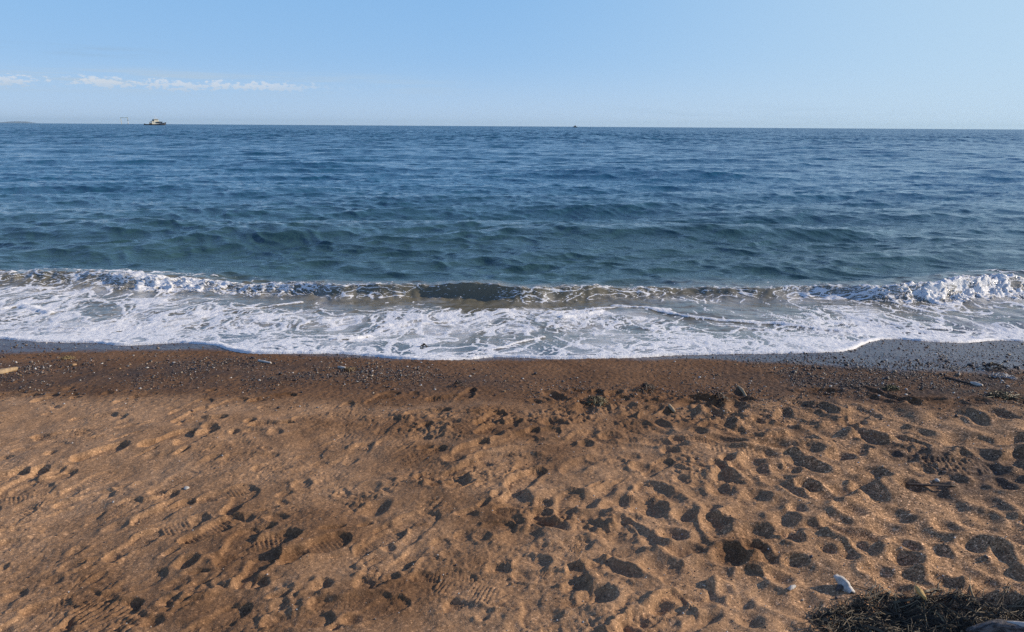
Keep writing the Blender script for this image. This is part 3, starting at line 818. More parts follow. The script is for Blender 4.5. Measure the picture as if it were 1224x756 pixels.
fc = fc + 0.75 * zface(180, 0.75) + 0.45 * zface(310, 0.7) + 0.22 * zface(50, 0.9) + 0.85 * zface(1130, 0.75) + 0.55 * zface(1215, 0.5) + 0.35 * zface(985, 0.6) + 0.2 * zface(880, 0.5) + 0.20 * zface(640, 0.5) + 0.14 * zface(440, 0.5) - 0.12 * zface(500, 0.25) - 0.08 * zface(560, 0.3)
cov = np.maximum(cov, facem * fc)
cov = np.maximum(cov, np.exp(-((DW - 0.35) / 0.35) ** 2) * (0.22 + 0.45 * zpx(1130, 326, 1.6, 0.6) + 0.40 * zpx(180, 325, 1.2, 0.6) + 0.25 * zpx(-100, 328, 1.4, 0.6)))
cov = np.maximum(cov, np.exp(-((DW - 1.0) / 0.5) ** 2) * (0.33 * zpx(1150, 318, 1.0, 0.7)))
cov = np.clip(cov, 0, 1.1)
th = 1.02 - 0.62 * cov
foam = sst(th - 0.03, th + 0.07, pat) * sst(0.03, 0.12, cov)
# connected threads drawn over the face of the breaker
fcl = np.clip(fc, 0, 1.2)
q1 = np.abs(perlin(FXX * 4.0, FS * 2.0, 152)); q2 = np.abs(perlin(FXX * 8.5, FS * 4.4, 153)); q3 = np.abs(perlin(FXX * 17, FS * 8, 154))
gate = 0.75 + 1.0 * fbm(NX * 1.6, FS * 0.8, 156, 2)
w1 = np.clip(0.24 * fcl * gate, 0, 0.5); w2 = np.clip(0.24 * (fcl - 0.12) * gate, 0, 0.5); w3 = np.clip(0.28 * (fcl - 0.40) * gate, 0, 0.5)
thr = np.maximum(np.maximum(sst(w1 + 0.004, w1 * 0.35, q1), sst(w2 + 0.004, w2 * 0.35, q2)), sst(w3 + 0.004, w3 * 0.35, q3))
solid = sst(0.56, 0.70, fcl * 0.56 + 0.40 * fbm(NX * 4.0, FS * 1.8, 157, 4, 0.65))
thr = np.maximum(thr, solid)
fm = sst(0.25, 0.6, fblend)
foam = foam * (1 - fm) + thr * fm
thick = np.zeros_like(foam)


def seg_dist(poly):
    best = np.full(NX.shape, 9.0); 
    for (a, b) in zip(poly[:-1], poly[1:]):
        ax, ay = a; bx, by = b
        dx, dy = bx - ax, by - ay
        t = np.clip(((NX - ax) * dx + (NY - ay) * dy) / (dx * dx + dy * dy), 0, 1)
        best = np.minimum(best, np.hypot(NX - ax - t * dx, NY - ay - t * dy))
    return best


LINES = [([(735, 362), (775, 366), (822, 376), (870, 381), (930, 385), (985, 392), (1040, 395), (1100, 394), (1160, 398), (1224, 406), (1300, 405)], .046, .013),
         ([(400, 411), (425, 409), (440, 404)], .035, .02), ([(612, 418), (632, 411), (648, 405)], .02, .012), ([(672, 378), (700, 374), (720, 370)], .03, .018),
         ([(452, 389), (500, 385), (540, 381)], .03, .014), ([(580, 428), (600, 424), (612, 419)], .02, .01), ([(0, 367), (25, 363), (45, 369), (60, 372)], .06, .02),
         ([(70, 390), (110, 392), (160, 386)], .02, .006), ([(230, 372), (300, 366), (360, 358)], .02, .008),
         ([(870, 388), (960, 396), (1020, 402), (1050, 406)], .018, .008), ([(1000, 384), (1080, 388), (1180, 392)], .02, .008), ([(650, 372), (700, 368), (760, 364), (800, 368)], .03, .012)]
for poly, wd_, hh in LINES:
    pp = [at(u, v, SEA + 0.02) for u, v in poly]
    d = seg_dist([(p.x, p.y) for p in pp]) + 0.02 * perlin(NX * 7, NY * 7, 99)
    ww = wd_ * np.clip(0.8 + 0.5 * perlin(NX * 2.2, NY * 2.2, 101), 0.5, 1.4)
    m = sst(ww * 1.3, ww * 0.5, d)
    foam = np.maximum(foam, m)
    thick = np.maximum(thick, hh * np.clip(1 - (d / (ww * 1.3)) ** 2, 0, 1))
# the leading edge of the swash
wv = 0.070 + 0.035 * perlin(NX * 1.8, 0 * NX, 103) + 0.012 * perlin(NX * 7, NY * 2, 104)
edgem = sst(wv * 1.5, wv * 0.8, DFR)
foam = np.maximum(foam, edgem)
thick = np.maximum(thick, 0.014 * np.clip(1 - ((DFR - wv * 0.55) / (wv * 0.9)) ** 2, 0, 1) * (0.8 + 0.5 * perlin(NX * 10, NY * 10, 105)))
foam = np.clip(foam, 0, 1)
thick += foam * 0.006 * (0.6 + 0.8 * perlin(NX * 25, NY * 22, 106))
# tumbling white water of the breaking parts
tum = np.clip(zface(1125, 0.85) + 0.8 * zface(180, 0.65) + 0.5 * zface(1215, 0.4) + .35 * zface(320, .5), 0, 1) * facem * sst(-1.0, 0.2, 0.2 - np.abs(DW + 0.1))
thick += tum * foam * (0.016 + 0.050 * np.clip(fbm(NX * 8, NY * 8, 107, 4, 0.7), -0.3, 1))
# sheet follows the sand where it runs thin
bed = base_z(NX, NY)
inn = (NX > RX0) & (NX < RX1) & (NY < RY1)
bed_h = np.zeros_like(bed); bed_h[inn] = bil(H, NX[inn], NY[inn])
rim = np.sqrt(np.clip(DFR / 0.05, 0, 1))
thin = bed + bed_h * 0.3 + 0.004 + 0.012 * sst(0.0, 0.5, DFR)
wsh = sst(0.0, 0.6, DFR)
zz = thin * (1 - wsh) + np.maximum(Z[near], thin) * wsh + thick * rim
zz = np.where(DFR < 0.012, bed + bed_h - 0.004, zz)
Z[near] = zz
fo = np.zeros_like(SX); fo[near] = foam
film = np.zeros_like(SX); film[near] = np.clip(swash * (0.07 + 0.66 * fbm(WXX * 2.2, WYY * 1.1, 141, 4, 0.6)) + 0.3 * np.clip(cov - 0.5, 0, 1), 0, 0.75) * sst(0.1, 0.5, cov)
deepc = sst(7.5, 26.0, SY)
murk_lit = sst(0.9, -0.15, dw)
farr = sst(16, 150, SY)
shal = np.zeros_like(SX); shal[near] = sst(1.0, 0.1, DFR)
fade_d = sst(0.0, 0.3, SY - YB) + 0
SXd = SX + DX; SYd = SY + np.where(dfront < 0.6, 0, DY)
sea_me = grid_mesh('sea', SXd, SYd, Z, {'foam': fo, 'film': film, 'deep': deepc, 'murk_lit': murk_lit, 'far': farr, 'shallow': shal})
print('sea', SX.size)

m_sea = bpy.data.materials.new('sea_water'); m_sea.use_nodes = True
s = NT(m_sea.node_tree)
geo = s.n('ShaderNodeNewGeometry').outputs['Position']
foa, dee, mur_lit, fr, sha = (s.attr(k).outputs['Fac'] for k in ('foam', 'deep', 'murk_lit', 'far', 'shallow'))
body = s.mix(dee, (0.042, 0.094, 0.094), (0.020, 0.104, 0.175))
body = s.mix(mur_lit, body, (0.165, 0.150, 0.105))  # suspended sand, brightened to carry sunlight coming through the wave
body = s.mix(sha, body, (0.072, 0.074, 0.076))
mp = s.n('ShaderNodeMapping', ins={'Scale': (0.8, 1.25, 1.0)}); s.link(geo, mp.inputs['Vector'])
wn1 = s.noise(mp.outputs[0], 9.0, 4.0, 0.62)
wn2 = s.noise(mp.outputs[0], 1.6, 3.0, 0.55)
wn3 = s.noise(mp.outputs[0], 0.35, 3.0, 0.55)
calmf = s.math('SUBTRACT', 1.0, s.math('MULTIPLY', mur_lit, 0.7))
farh = s.math('MULTIPLY', wn2, s.math('MULTIPLY', fr, 0.08))
hh_ = s.math('ADD', s.math('MULTIPLY', s.math('MULTIPLY', wn1, 0.026), calmf), farh)
wb = s.n('ShaderNodeBump', ins={'Strength': 1.0, 'Distance': 1.0, 'Height': hh_})
npos = s.n('ShaderNodeMapping', ins={'Scale': (0.9, 0.30, 1.0)}); s.link(geo, npos.inputs['Vector'])
nz = s.n('ShaderNodeTexNoise', ins={'Scale': 1.0, 'Detail': 3.0, 'Roughness': 0.65}); s.link(npos.outputs[0], nz.inputs['Vector'])
nzl = s.n('ShaderNodeMapping', ins={'Scale': (0.10, 0.016, 1.0)}); s.link(geo, nzl.inputs['Vector'])
gst = s.noise(nzl.outputs[0], 1.6, 8.0, 0.78)
tilt = s.n('ShaderNodeVectorMath', operation='SUBTRACT', ins={0: nz.outputs['Color'], 1: (0.5, 0.5, 0.5)}).outputs[0]
tamp = s.math('MULTIPLY', s.math('MULTIPLY', fr, 1.7), s.smooth(gst, 0.30, 0.70, 0.35, 1.5))
tsc = s.n('ShaderNodeVectorMath', operation='SCALE', ins={0: tilt, 'Scale': tamp}).outputs[0]
tfl = s.n('ShaderNodeVectorMath', operation='MULTIPLY', ins={0: tsc, 1: (1.0, 1.0, 0.0)}).outputs[0]
# at a distance only the shoreward faces of the wavelets are seen
bias = s.n('ShaderNodeCombineXYZ', ins={0: 0.0, 1: s.math('MULTIPLY', fr, s.smooth(gst, 0.36, 0.64, 0.0, -0.34)), 2: 0.0}).outputs[0]
tfl = s.n('ShaderNodeVectorMath', operation='ADD', ins={0: tfl, 1: bias}).outputs[0]
rip = s.n('ShaderNodeMapping', ins={'Scale': (1.7, 4.2, 1.0)}); s.link(geo, rip.inputs['Vector'])
rpn = s.n('ShaderNodeTexNoise', ins={'Scale': 1.0, 'Detail': 2.5, 'Roughness': 0.6, 'Distortion': 0.8}); s.link(rip.outputs[0], rpn.inputs['Vector'])
rpt = s.n('ShaderNodeVectorMath', operation='SUBTRACT', ins={0: rpn.outputs['Color'], 1: (0.5, 0.5, 0.5)}).outputs[0]
rpt = s.n('ShaderNodeVectorMath', operation='SCALE', ins={0: rpt, 'Scale': s.math('MULTIPLY', calmf, 0.62)}).outputs[0]
rpt = s.n('ShaderNodeVectorMath', operation='MULTIPLY', ins={0: rpt, 1: (0.6, 1.0, 0.0)}).outputs[0]
tfl = s.n('ShaderNodeVectorMath', operation='ADD', ins={0: tfl, 1: rpt}).outputs[0]
nsum = s.n('ShaderNodeVectorMath', operation='ADD', ins={0: wb.outputs[0], 1: tfl}).outputs[0]
wnor = s.n('ShaderNodeVectorMath', operation='NORMALIZE', ins={0: nsum}).outputs[0]
rg = s.math('ADD', 0.045, s.math('MULTIPLY', fr, 0.16))
water = s.n('ShaderNodeBsdfPrincipled', ins={'Base Color': body, 'Roughness': rg, 'IOR': 1.333, 'Normal': wnor})
# foam: bubbles break it up further
fn = s.noise(geo, 55.0, 3.0, 0.65)
fn2 = s.noise(geo, 160.0, 2.0, 0.6)
fmask = s.smooth(s.math('ADD', foa, s.math('MULTIPLY_ADD', fn, 0.8, -0.40)), 0.24, 0.66)
fcol = s.mix(s.smooth(fn, 0.3, 0.7), (0.78, 0.79, 0.80), (0.88, 0.88, 0.87))
fb = s.n('ShaderNodeBump', ins={'Strength': 0.7, 'Distance': 1.0, 'Height': s.math('ADD', s.math('MULTIPLY', fn, 0.010), s.math('MULTIPLY', fn2, 0.004))})
foamsh = s.n('ShaderNodeBsdfPrincipled', ins={'Base Color': fcol, 'Roughness': 0.7, 'Normal': fb.outputs[0]})
mx = s.n('ShaderNodeMixShader', ins={0: s.math('MAXIMUM', s.math('MULTIPLY', fmask, 0.93), s.math('MULTIPLY', s.attr('film').outputs['Fac'], s.smooth(fn, 0.25, 0.6, 0.5, 1.0)))})
s.link(water.outputs[0], mx.inputs[1]); s.link(foamsh.outputs[0], mx.inputs[2])
so = s.n('ShaderNodeOutputMaterial'); s.link(mx.outputs[0], so.inputs[0])
sea = tag(add('sea_water', sea_me, m_sea), kind='structure')


# ------------------------------------------------------------------ materials for things
def simple(name, col, rough=0.6, var=0.25, scale=40.0, bump=0.0, metal=0.0, spec=0.4, stretch=(1, 1, 1), col2=None):
    m = bpy.data.materials.new(name); m.use_nodes = True
    q = NT(m.node_tree)
    co = q.n('ShaderNodeTexCoord').outputs['Object']
    mp_ = q.n('ShaderNodeMapping', ins={'Scale': stretch}); q.link(co, mp_.inputs['Vector'])
    nz = q.noise(mp_.outputs[0], scale, 4.0, 0.6)
    c2 = col2 or tuple(c * (1 - var) for c in col)
    c = q.mix(q.smooth(nz, 0.35, 0.65), c2, col)
    p = q.n('ShaderNodeBsdfPrincipled', ins={'Base Color': c, 'Roughness': rough, 'Metallic': metal, 'Specular IOR Level': spec})
    if bump:
        b = q.n('ShaderNodeBump', ins={'Strength': 0.8, 'Distance': bump, 'Height': nz}); q.link(b.outputs[0], p.inputs['Normal'])
    o_ = q.n('ShaderNodeOutputMaterial'); q.link(p.outputs[0], o_.inputs[0])
    return m


def tinted(name, rough=0.6, spec=0.4, bump=0.0, scale=200.0):
    m = bpy.data.materials.new(name); m.use_nodes = True
    q = NT(m.node_tree)
    a = q.attr('tint').outputs['Color']
    g = q.n('ShaderNodeNewGeometry').outputs['Position']
    nz = q.noise(g, scale, 3.0, 0.6)
    c = q.mix(1.0, a, q.ramp(nz, [(0.3, (0.7, 0.7, 0.7)), (0.7, (1.2, 1.2, 1.2))]), 'MULTIPLY')
    p = q.n('ShaderNodeBsdfPrincipled', ins={'Base Color': c, 'Roughness': rough, 'Specular IOR Level': spec})
    if bump:
        b = q.n('ShaderNodeBump', ins={'Strength': 0.8, 'Distance': bump, 'Height': nz}); q.link(b.outputs[0], p.inputs['Normal'])
    o_ = q.n('ShaderNodeOutputMaterial'); q.link(p.outputs[0], o_.inputs[0])
    return m


# ------------------------------------------------------------------ gravel (uncountable)
ph = (1 + 5 ** 0.5) / 2
ICO_V = np.array([(-1, ph, 0), (1, ph, 0), (-1, -ph, 0), (1, -ph, 0), (0, -1, ph), (0, 1, ph), (0, -1, -ph), (0, 1, -ph), (ph, 0, -1), (ph, 0, 1), (-ph, 0, -1), (-ph, 0, 1)], float)
ICO_V /= np.linalg.norm(ICO_V[0])
ICO_F = np.array([(0, 11, 5), (0, 5, 1), (0, 1, 7), (0, 7, 10), (0, 10, 11), (1, 5, 9), (5, 11, 4), (11, 10, 2), (10, 7, 6), (7, 1, 8), (3, 9, 4), (3, 4, 2), (3, 2, 6), (3, 6, 8), (3, 8, 9), (4, 9, 5), (2, 4, 11), (6, 2, 10), (8, 6, 7), (9, 8, 1)])


def scatter(px, py, size, flat, cols, seed, sink=0.25):
    n = len(px)
    r = np.random.default_rng(seed)
    a = r.random(n) * 6.283
    sx = size * (0.7 + 0.6 * r.random(n)); sy = size * (0.6 + 0.5 * r.random(n)); sz = size * flat * (0.7 + 0.6 * r.random(n))
    V = ICO_V[None] * (1 + 0.22 * r.normal(size=(n, 12, 1)).clip(-1.5, 1.5) * 0.6)
    V = V * np.stack([sx, sy, sz], -1)[:, None, :]
    tl = r.normal(0, 0.35, n)
    c, s_ = np.cos(tl), np.sin(tl)
    y = V[..., 1] * c[:, None] - V[..., 2] * s_[:, None]; z = V[..., 1] * s_[:, None] + V[..., 2] * c[:, None]
    x = V[..., 0]
    c, s_ = np.cos(a), np.sin(a)
    X = x * c[:, None] - y * s_[:, None] + px[:, None]; Y = x * s_[:, None] + y * c[:, None] + py[:, None]
    zb = ground_z(px, py)
    Zp = z + (zb + sz * (1 - 2 * sink))[:, None]
    F = (ICO_F[None] + 12 * np.arange(n)[:, None, None]).reshape(-1, 3)
    return np.stack([X, Y, Zp], -1).reshape(-1, 3), F, np.repeat(cols, 12, axis=0)


def pebble_colors(n, r, pale=0.10):
    t = r.random(n)
    c = np.empty((n, 3))
    dark = np.array([[0.030, 0.027, 0.028], [0.055, 0.046, 0.044], [0.075, 0.052, 0.042], [0.045, 0.036, 0.040], [0.095, 0.075, 0.062]])
    c[:] = dark[r.integers(0, 5, n)]
    mids = np.array([[0.20, 0.16, 0.125], [0.19, 0.11, 0.07], [0.16, 0.155, 0.15], [0.26, 0.20, 0.14]])
    m = t < 0.30
    c[m] = mids[r.integers(0, 4, m.sum())]
    m = t < pale
    pl = np.array([[0.50, 0.47, 0.43], [0.42, 0.35, 0.26], [0.55, 0.54, 0.52], [0.46, 0.25, 0.13]])
    c[m] = pl[r.choice(4, m.sum(), p=[.35, .3, .25, .1])]
    return c * (0.75 + 0.5 * r.random((n, 1)))


r = np.random.default_rng(31)
N = 230000
py_ = 3.9 + 3.3 * r.random(N); px_ = (r.random(N) * 2 - 1) * 6.2
pd = np.array([at(u, v).to_tuple() for u, v in [(-150, 445), (80, 447), (200, 446), (330, 443), (430, 448), (540, 462), (640, 470), (760, 468), (880, 463), (980, 455), (1080, 458), (1180, 458), (1330, 458)]])
cy_ = np.interp(px_, pd[:, 0], pd[:, 1])
wd2 = np.interp(px_, [-6, -2, -0.6, 0.2, 0.9, 1.6, 2.3, 6], [.42, .42, .38, .26, .28, .50, .58, .58])
bandp = np.exp(-((py_ - cy_) / wd2) ** 2)
cl2 = 0.55 + 0.9 * perlin(px_ * 1.6, py_ * 2.2, 120) + 0.5 * perlin(px_ * 5, py_ * 6, 121)
dens_ = bandp * np.clip(cl2 * 1.2 - 0.15, 0.02, 1.5) * np.interp(px_, [-6, -0.8, 0.0, 0.8, 1.8, 6], [.95, .85, .5, .5, 1.2, 1.2])
dens_ += 0.05 * (py_ > np.interp(px_, WX, WY) - 0.1) * sst(1.5, 2.4, px_) + 0.03
dens_ *= (py_ < front_y(px_) + 0.02)
keep = r.random(N) < dens_
px_, py_ = px_[keep], py_[keep]
size = 0.0037 * np.exp(r.normal(0, 0.42, len(px_))) * np.interp(py_, [3.9, 5, 6.5], [0.75, 1.1, 1.2])
V1, F1, C1 = scatter(px_, py_, size, 0.62, pebble_colors(len(px_), r, 0.05), 5)
# dark bits and pale grit strewn through the upper sand
N2 = 16000
qy = 1.3 + 2.9 * r.random(N2); qx = (r.random(N2) * 2 - 1) * (0.95 * qy + 0.8)
kp = r.random(N2) < np.interp(qx, [-4, -0.5, 0.8, 4], [0.35, 0.25, 0.75, 1.0])
qx, qy = qx[kp], qy[kp]
cols2 = pebble_colors(len(qx), r, 0.22)
V2, F2, C2 = scatter(qx, qy, 0.0021 * np.exp(r.normal(0, 0.38, len(qx))), 0.7, cols2, 6)
V = np.concatenate([V1, V2]); F = np.concatenate([F1, F2 + len(V1)]); C = np.concatenate([C1, C2])
m_peb = tinted('pebble_stone', 0.55, 0.45)
tag(add('gravel', tri_mesh('gravel', V, F, smooth=True, colors=C), m_peb), kind='stuff')
print('gravel', len(px_), len(qx))

# ------------------------------------------------------------------ things on the beach
def lumpy(size, flat, seed, sub=3, amp=0.18, freq=1.6):
    """an irregular stone"""
    bm = bmesh.new()
    bmesh.ops.create_icosphere(bm, subdivisions=sub, radius=1.0)
    rr = random.Random(seed)
    off = Vector((rr.random() * 50, rr.random() * 50, rr.random() * 50))
    from mathutils import noise as mn
    for v in bm.verts:
        n_ = mn.fractal(v.co * freq + off, 0.8, 2.0, 3)
        v.co = v.co * (1 + amp * n_)
        v.co.z = v.co.z if v.co.z > -0.5 else -0.5 - 0.2 * (-0.5 - v.co.z)
    bmesh.ops.scale(bm, vec=(size * (0.85 + 0.5 * rr.random()), size * (0.7 + 0.4 * rr.random()), size * flat), verts=bm.verts)
    me = bpy.data.meshes.new('stone'); bm.to_mesh(me); bm.free()
    return me


def limb(points, radii, nseg=12, seed=0, rough=0.10, cap=True, flat=1.0, ridges=0.0):
    """a tapered, knotty piece of wood along a path, with broken ends"""
    rr = random.Random(seed)
    pts = [Vector(p) for p in points]
    P = []; Rr = []
    K = 7
    for i in range(len(pts) - 1):
        for k in range(K):
            t = k / K
            P.append(pts[i].lerp(pts[i + 1], t)); Rr.append(radii[i] * (1 - t) + radii[i + 1] * t)
    P.append(pts[-1]); Rr.append(radii[-1])
    # soften the corners
    for _ in range(3):
        P = [P[0]] + [(P[i - 1] + P[i] * 2 + P[i + 1]) / 4 for i in range(1, len(P) - 1)] + [P[-1]]
    bm = bmesh.new(); rings = []
    phs = [rr.random() * 6.28 for _ in range(6)]
    for i, p in enumerate(P):
        t = (P[min(i + 1, len(P) - 1)] - P[max(i - 1, 0)]).normalized()
        up = Vector((0, 0, 1)) if abs(t.z) < 0.9 else Vector((1, 0, 0))
        a = t.cross(up).normalized(); b = a.cross(t)
        ring = []
        for k in range(nseg):
            w_ = 2 * math.pi * k / nseg
            f = 1 + rough * (math.sin(3 * w_ + phs[0] + i * 0.25) * 0.5 + math.sin(2 * w_ + phs[1] - i * 0.4) * 0.5) + ridges * math.sin(7 * w_ + phs[2]) + rr.uniform(-1, 1) * rough * 0.25
            jag = 0
            if i in (0, len(P) - 1):
                jag = rr.uniform(-0.5, 0.5) * Rr[i]
            ring.append(bm.verts.new(p + (a * math.cos(w_) + b * math.sin(w_) * flat) * Rr[i] * f + t * jag))
        rings.append(ring)
    for i in range(len(rings) - 1):
        for k in range(nseg):
            bm.faces.new((rings[i][k], rings[i][(k + 1) % nseg], rings[i + 1][(k + 1) % nseg], rings[i + 1][k]))
    for ring, pt, flip in ((rings[0], P[0], True), (rings[-1], P[-1], False)):
        cc = bm.verts.new(pt)
        for k in range(nseg):
            q = (ring[k], ring[(k + 1) % nseg], cc)
            bm.faces.new(q if not flip else q[::-1])
    bmesh.ops.recalc_face_normals(bm, faces=bm.faces)
    me = bpy.data.meshes.new('limb'); bm.to_mesh(me); bm.free()
    for p_ in me.polygons: p_.use_smooth = True
    return me


def gat(u, v):
    p = at(u, v)
    for _ in range(4):
        zt = float(ground_z(np.array([p.x]), np.array([p.y]))[0])
        d = ray(u, v); t = (zt - CAM_Z) / d.z
        p = Vector((d.x * t, d.y * t, zt))
    return p


m_bleach = simple('bleached_wood', (0.62, 0.58, 0.52), 0.75, 0.35, 30, 0.004, stretch=(1, 1, 1))
m_grey = simple('weathered_wood', (0.19, 0.165, 0.15), 0.85, 0.75, 70, 0.016, stretch=(0.4, 1.6, 1.6))
m_tan = simple('tan_wood', (0.46, 0.33, 0.19), 0.75, 0.35, 40, 0.002)
m_yellow = simple('yellow_wood', (0.55, 0.36, 0.12), 0.7, 0.4, 60, 0.002)
m_darkw = simple('dark_wet_wood', (0.075, 0.052, 0.040), 0.7, 0.4, 60, 0.002)
m_pale = simple('pale_stone', (0.58, 0.54, 0.47), 0.6, 0.25, 60, 0.001)
m_dark = simple('dark_stone', (0.045, 0.038, 0.036), 0.5, 0.35, 60, 0.001)
m_ochre = simple('ochre_stone', (0.38, 0.24, 0.12), 0.65, 0.3, 60, 0.001)

# bleached stump of driftwood, lower right
a = gat(1010, 703)
dwd = empty('driftwood', (a.x, a.y, a.z))
dwd.scale = (0.7, 0.7, 0.7)
tag(dwd, 'short bleached white driftwood stump sticking out of the sand beside the dark seaweed heap', 'driftwood')
br_ = add('branch', limb([(0.022, -0.035, -0.012), (0.0, 0.0, 0.014), (-0.026, 0.034, 0.032), (-0.034, 0.048, 0.040)], [0.026, 0.024, 0.019, 0.012], 14, 3, 0.28, ridges=0.08), m_bleach, dwd)
add('root_flare', limb([(-0.008, 0.006, 0.008), (-0.030, -0.010, 0.010), (-0.048, -0.012, -0.008)], [0.016, 0.014, 0.008], 10, 5, 0.25), m_grey, dwd)
# big weathered log end at the corner
p = gat(1200, 762)
lg = empty('driftwood_log', (p.x, p.y, p.z))
tag(lg, 'thick grey weathered driftwood log at the lower right corner beside the seaweed heap', 'log')
add('trunk', limb([(-0.10, 0.015, 0.004), (-0.02, 0.015, 0.022), (0.08, -0.03, 0.030), (0.24, -0.12, 0.02), (0.42, -0.22, 0.0)], [0.016, 0.030, 0.034, 0.042, 0.046], 22, 9, 0.16, ridges=0.09), m_grey, lg)
add('lit_ridge', limb([(0.00, 0.005, 0.045), (0.07, -0.03, 0.066), (0.17, -0.10, 0.072)], [0.008, 0.013, 0.010], 12, 11, 0.3), m_bleach, lg)  # pale ridge piece, its colour carries the sunlit top edge of the log
# small sticks and chips
def stick(name, label, p0, p1, rad, mat, seed, lift=0.6, cat='stick', bend=0.0):
    a = gat(*p0); b = gat(*p1)
    c = (a + b) / 2
    m_ = (a - c) * 0.2 + Vector((0, 0, bend))
    me = limb([(a - c) + Vector((0, 0, rad * lift)), m_ + Vector((0, 0, rad * lift)), (b - c) + Vector((0, 0, rad * lift))], [rad * 0.75, rad, rad * 0.6], 10, seed, 0.18)
    return tag(add(name, me, mat, None, c), label, cat)


stick('driftwood_stick', 'pale flat stick of driftwood on the gravel at the left edge of the beach', (-8, 449), (21, 443), 0.022, m_tan, 21)
stick('driftwood_stick', 'thin tan stick leaning on the edge of the dark gravel right of centre', (882, 463), (893, 477), 0.010, m_tan, 22, bend=0.01)
stick('driftwood_stick', 'dark wet stick lying across the patch of black sand on the right', (1083, 580), (1142, 582), 0.006, m_darkw, 23)
stick('driftwood_stick', 'long dark twig on the gravel ending at the pale foam scrap on the right', (1128, 452), (1160, 460), 0.010, m_darkw, 24)
stick('wood_chip', 'bright yellow splinter of wood on the crest of the seaweed heap', (1094, 712), (1104, 725), 0.010, m_yellow, 25, lift=3.2, cat='wood chip')
stick('wood_chip', 'white chip of wood in a sandy hollow left of the driftwood stump', (943, 706), (950, 702), 0.008, m_bleach, 26, cat='wood chip')
stick('wood_chip', 'pale bent chip of wood on the gravel next to a black stone', (309, 432), (324, 435), 0.010, m_bleach, 27, cat='wood chip')
stick('wood_chip', 'pale splinter on the gravel beside the dark twig on the right', (1160, 459), (1174, 462), 0.012, m_bleach, 28, cat='wood chip')
stick('wood_chip', 'small tan chip of wood on loose sand below the greenish weed clump', (800, 486), (806, 494), 0.012, m_tan, 29, cat='wood chip')
stick('wood_chip', 'short white splinter on the gravel near the front foam, left of centre', (404, 440), (413, 441), 0.011, m_bleach, 30, cat='wood chip')


def stone(label, u, v, px, mat, seed, flat=0.55, group=None, name='beach_stone'):
    p = gat(u, v); sc = pxscale(u, v)[0]
    me = lumpy(px * sc / 2, flat, seed)
    for q in me.polygons: q.use_smooth = True
    o = add(name, me, mat, None, (p.x, p.y, p.z + 0.10 * px * sc), (0, 0, random.random() * 6))
    return tag(o, label, 'stone', group)


stone('black rounded stone on the wet gravel just below the foam, left of centre', 302, 429, 6, m_dark, 1, 0.7)
stone('pale yellowish stone beside the dark stick on the black sand patch', 1120, 575, 6, m_pale, 2, 0.7)
stone('orange brown stone among the gravel near the left edge', 88, 437, 6, m_ochre, 3)
stone('large dark stone alone on the brown sand above the gravel on the right', 949, 446, 8, m_dark, 4, 0.6)
stone('white flat pebble on the trampled sand left of centre', 223, 584, 6, m_pale, 5, 0.35)
rs = random.Random(77)
GP = [(143, 441), (122, 435), (78, 430), (24, 449), (96, 455), (60, 438), (155, 436), (176, 440), (131, 453), (260, 450), (276, 452), (310, 455), (240, 457), (208, 434), (384, 433), (410, 462), (456, 447), (520, 466), (475, 449), (625, 453), (647, 466), (603, 468), (562, 450), (690, 452), (860, 449), (853, 453), (898, 456), (940, 441), (1020, 455), (1083, 472), (1105, 448), (1140, 470), (1178, 470), (1062, 453), (1205, 462), (993, 462), (70, 462), (350, 446), (1046, 461), (880, 436)]
for i, (u, v) in enumerate(GP):
    stone('small pale stone lying on the strip of dark gravel', u, v, rs.uniform(2.0, 3.6), m_pale if i % 3 else m_ochre, 100 + i, 0.5, 'small pale stones on the gravel strip') if i % 3 else \
        stone('small ochre stone lying on the strip of dark gravel', u, v, rs.uniform(2.0, 3.4), m_ochre, 100 + i, 0.5, 'small ochre stones on the gravel strip')
DP = [(1096, 431), (1088, 434), (1125, 430), (1132, 433), (1202, 433), (1030, 430), (1160, 437), (1176, 434), (1110, 436), (1012, 437), (1055, 433), (230, 442), (206, 437), (495, 441), (465, 463), (545, 463), (640, 447), (770, 466), (1215, 440), (110, 444), (180, 432)]
for i, (u, v) in enumerate(DP):
    stone('small black stone lying on the wet strip near the water', u, v, rs.uniform(3.2, 6.0), m_dark, 200 + i, 0.55, 'small black stones on the wet strip') if u > 1000 else \
        stone('small black stone lying on the brown gravel', u, v, rs.uniform(3.0, 5.0), m_dark, 200 + i, 0.55, 'small black stones on the brown gravel')


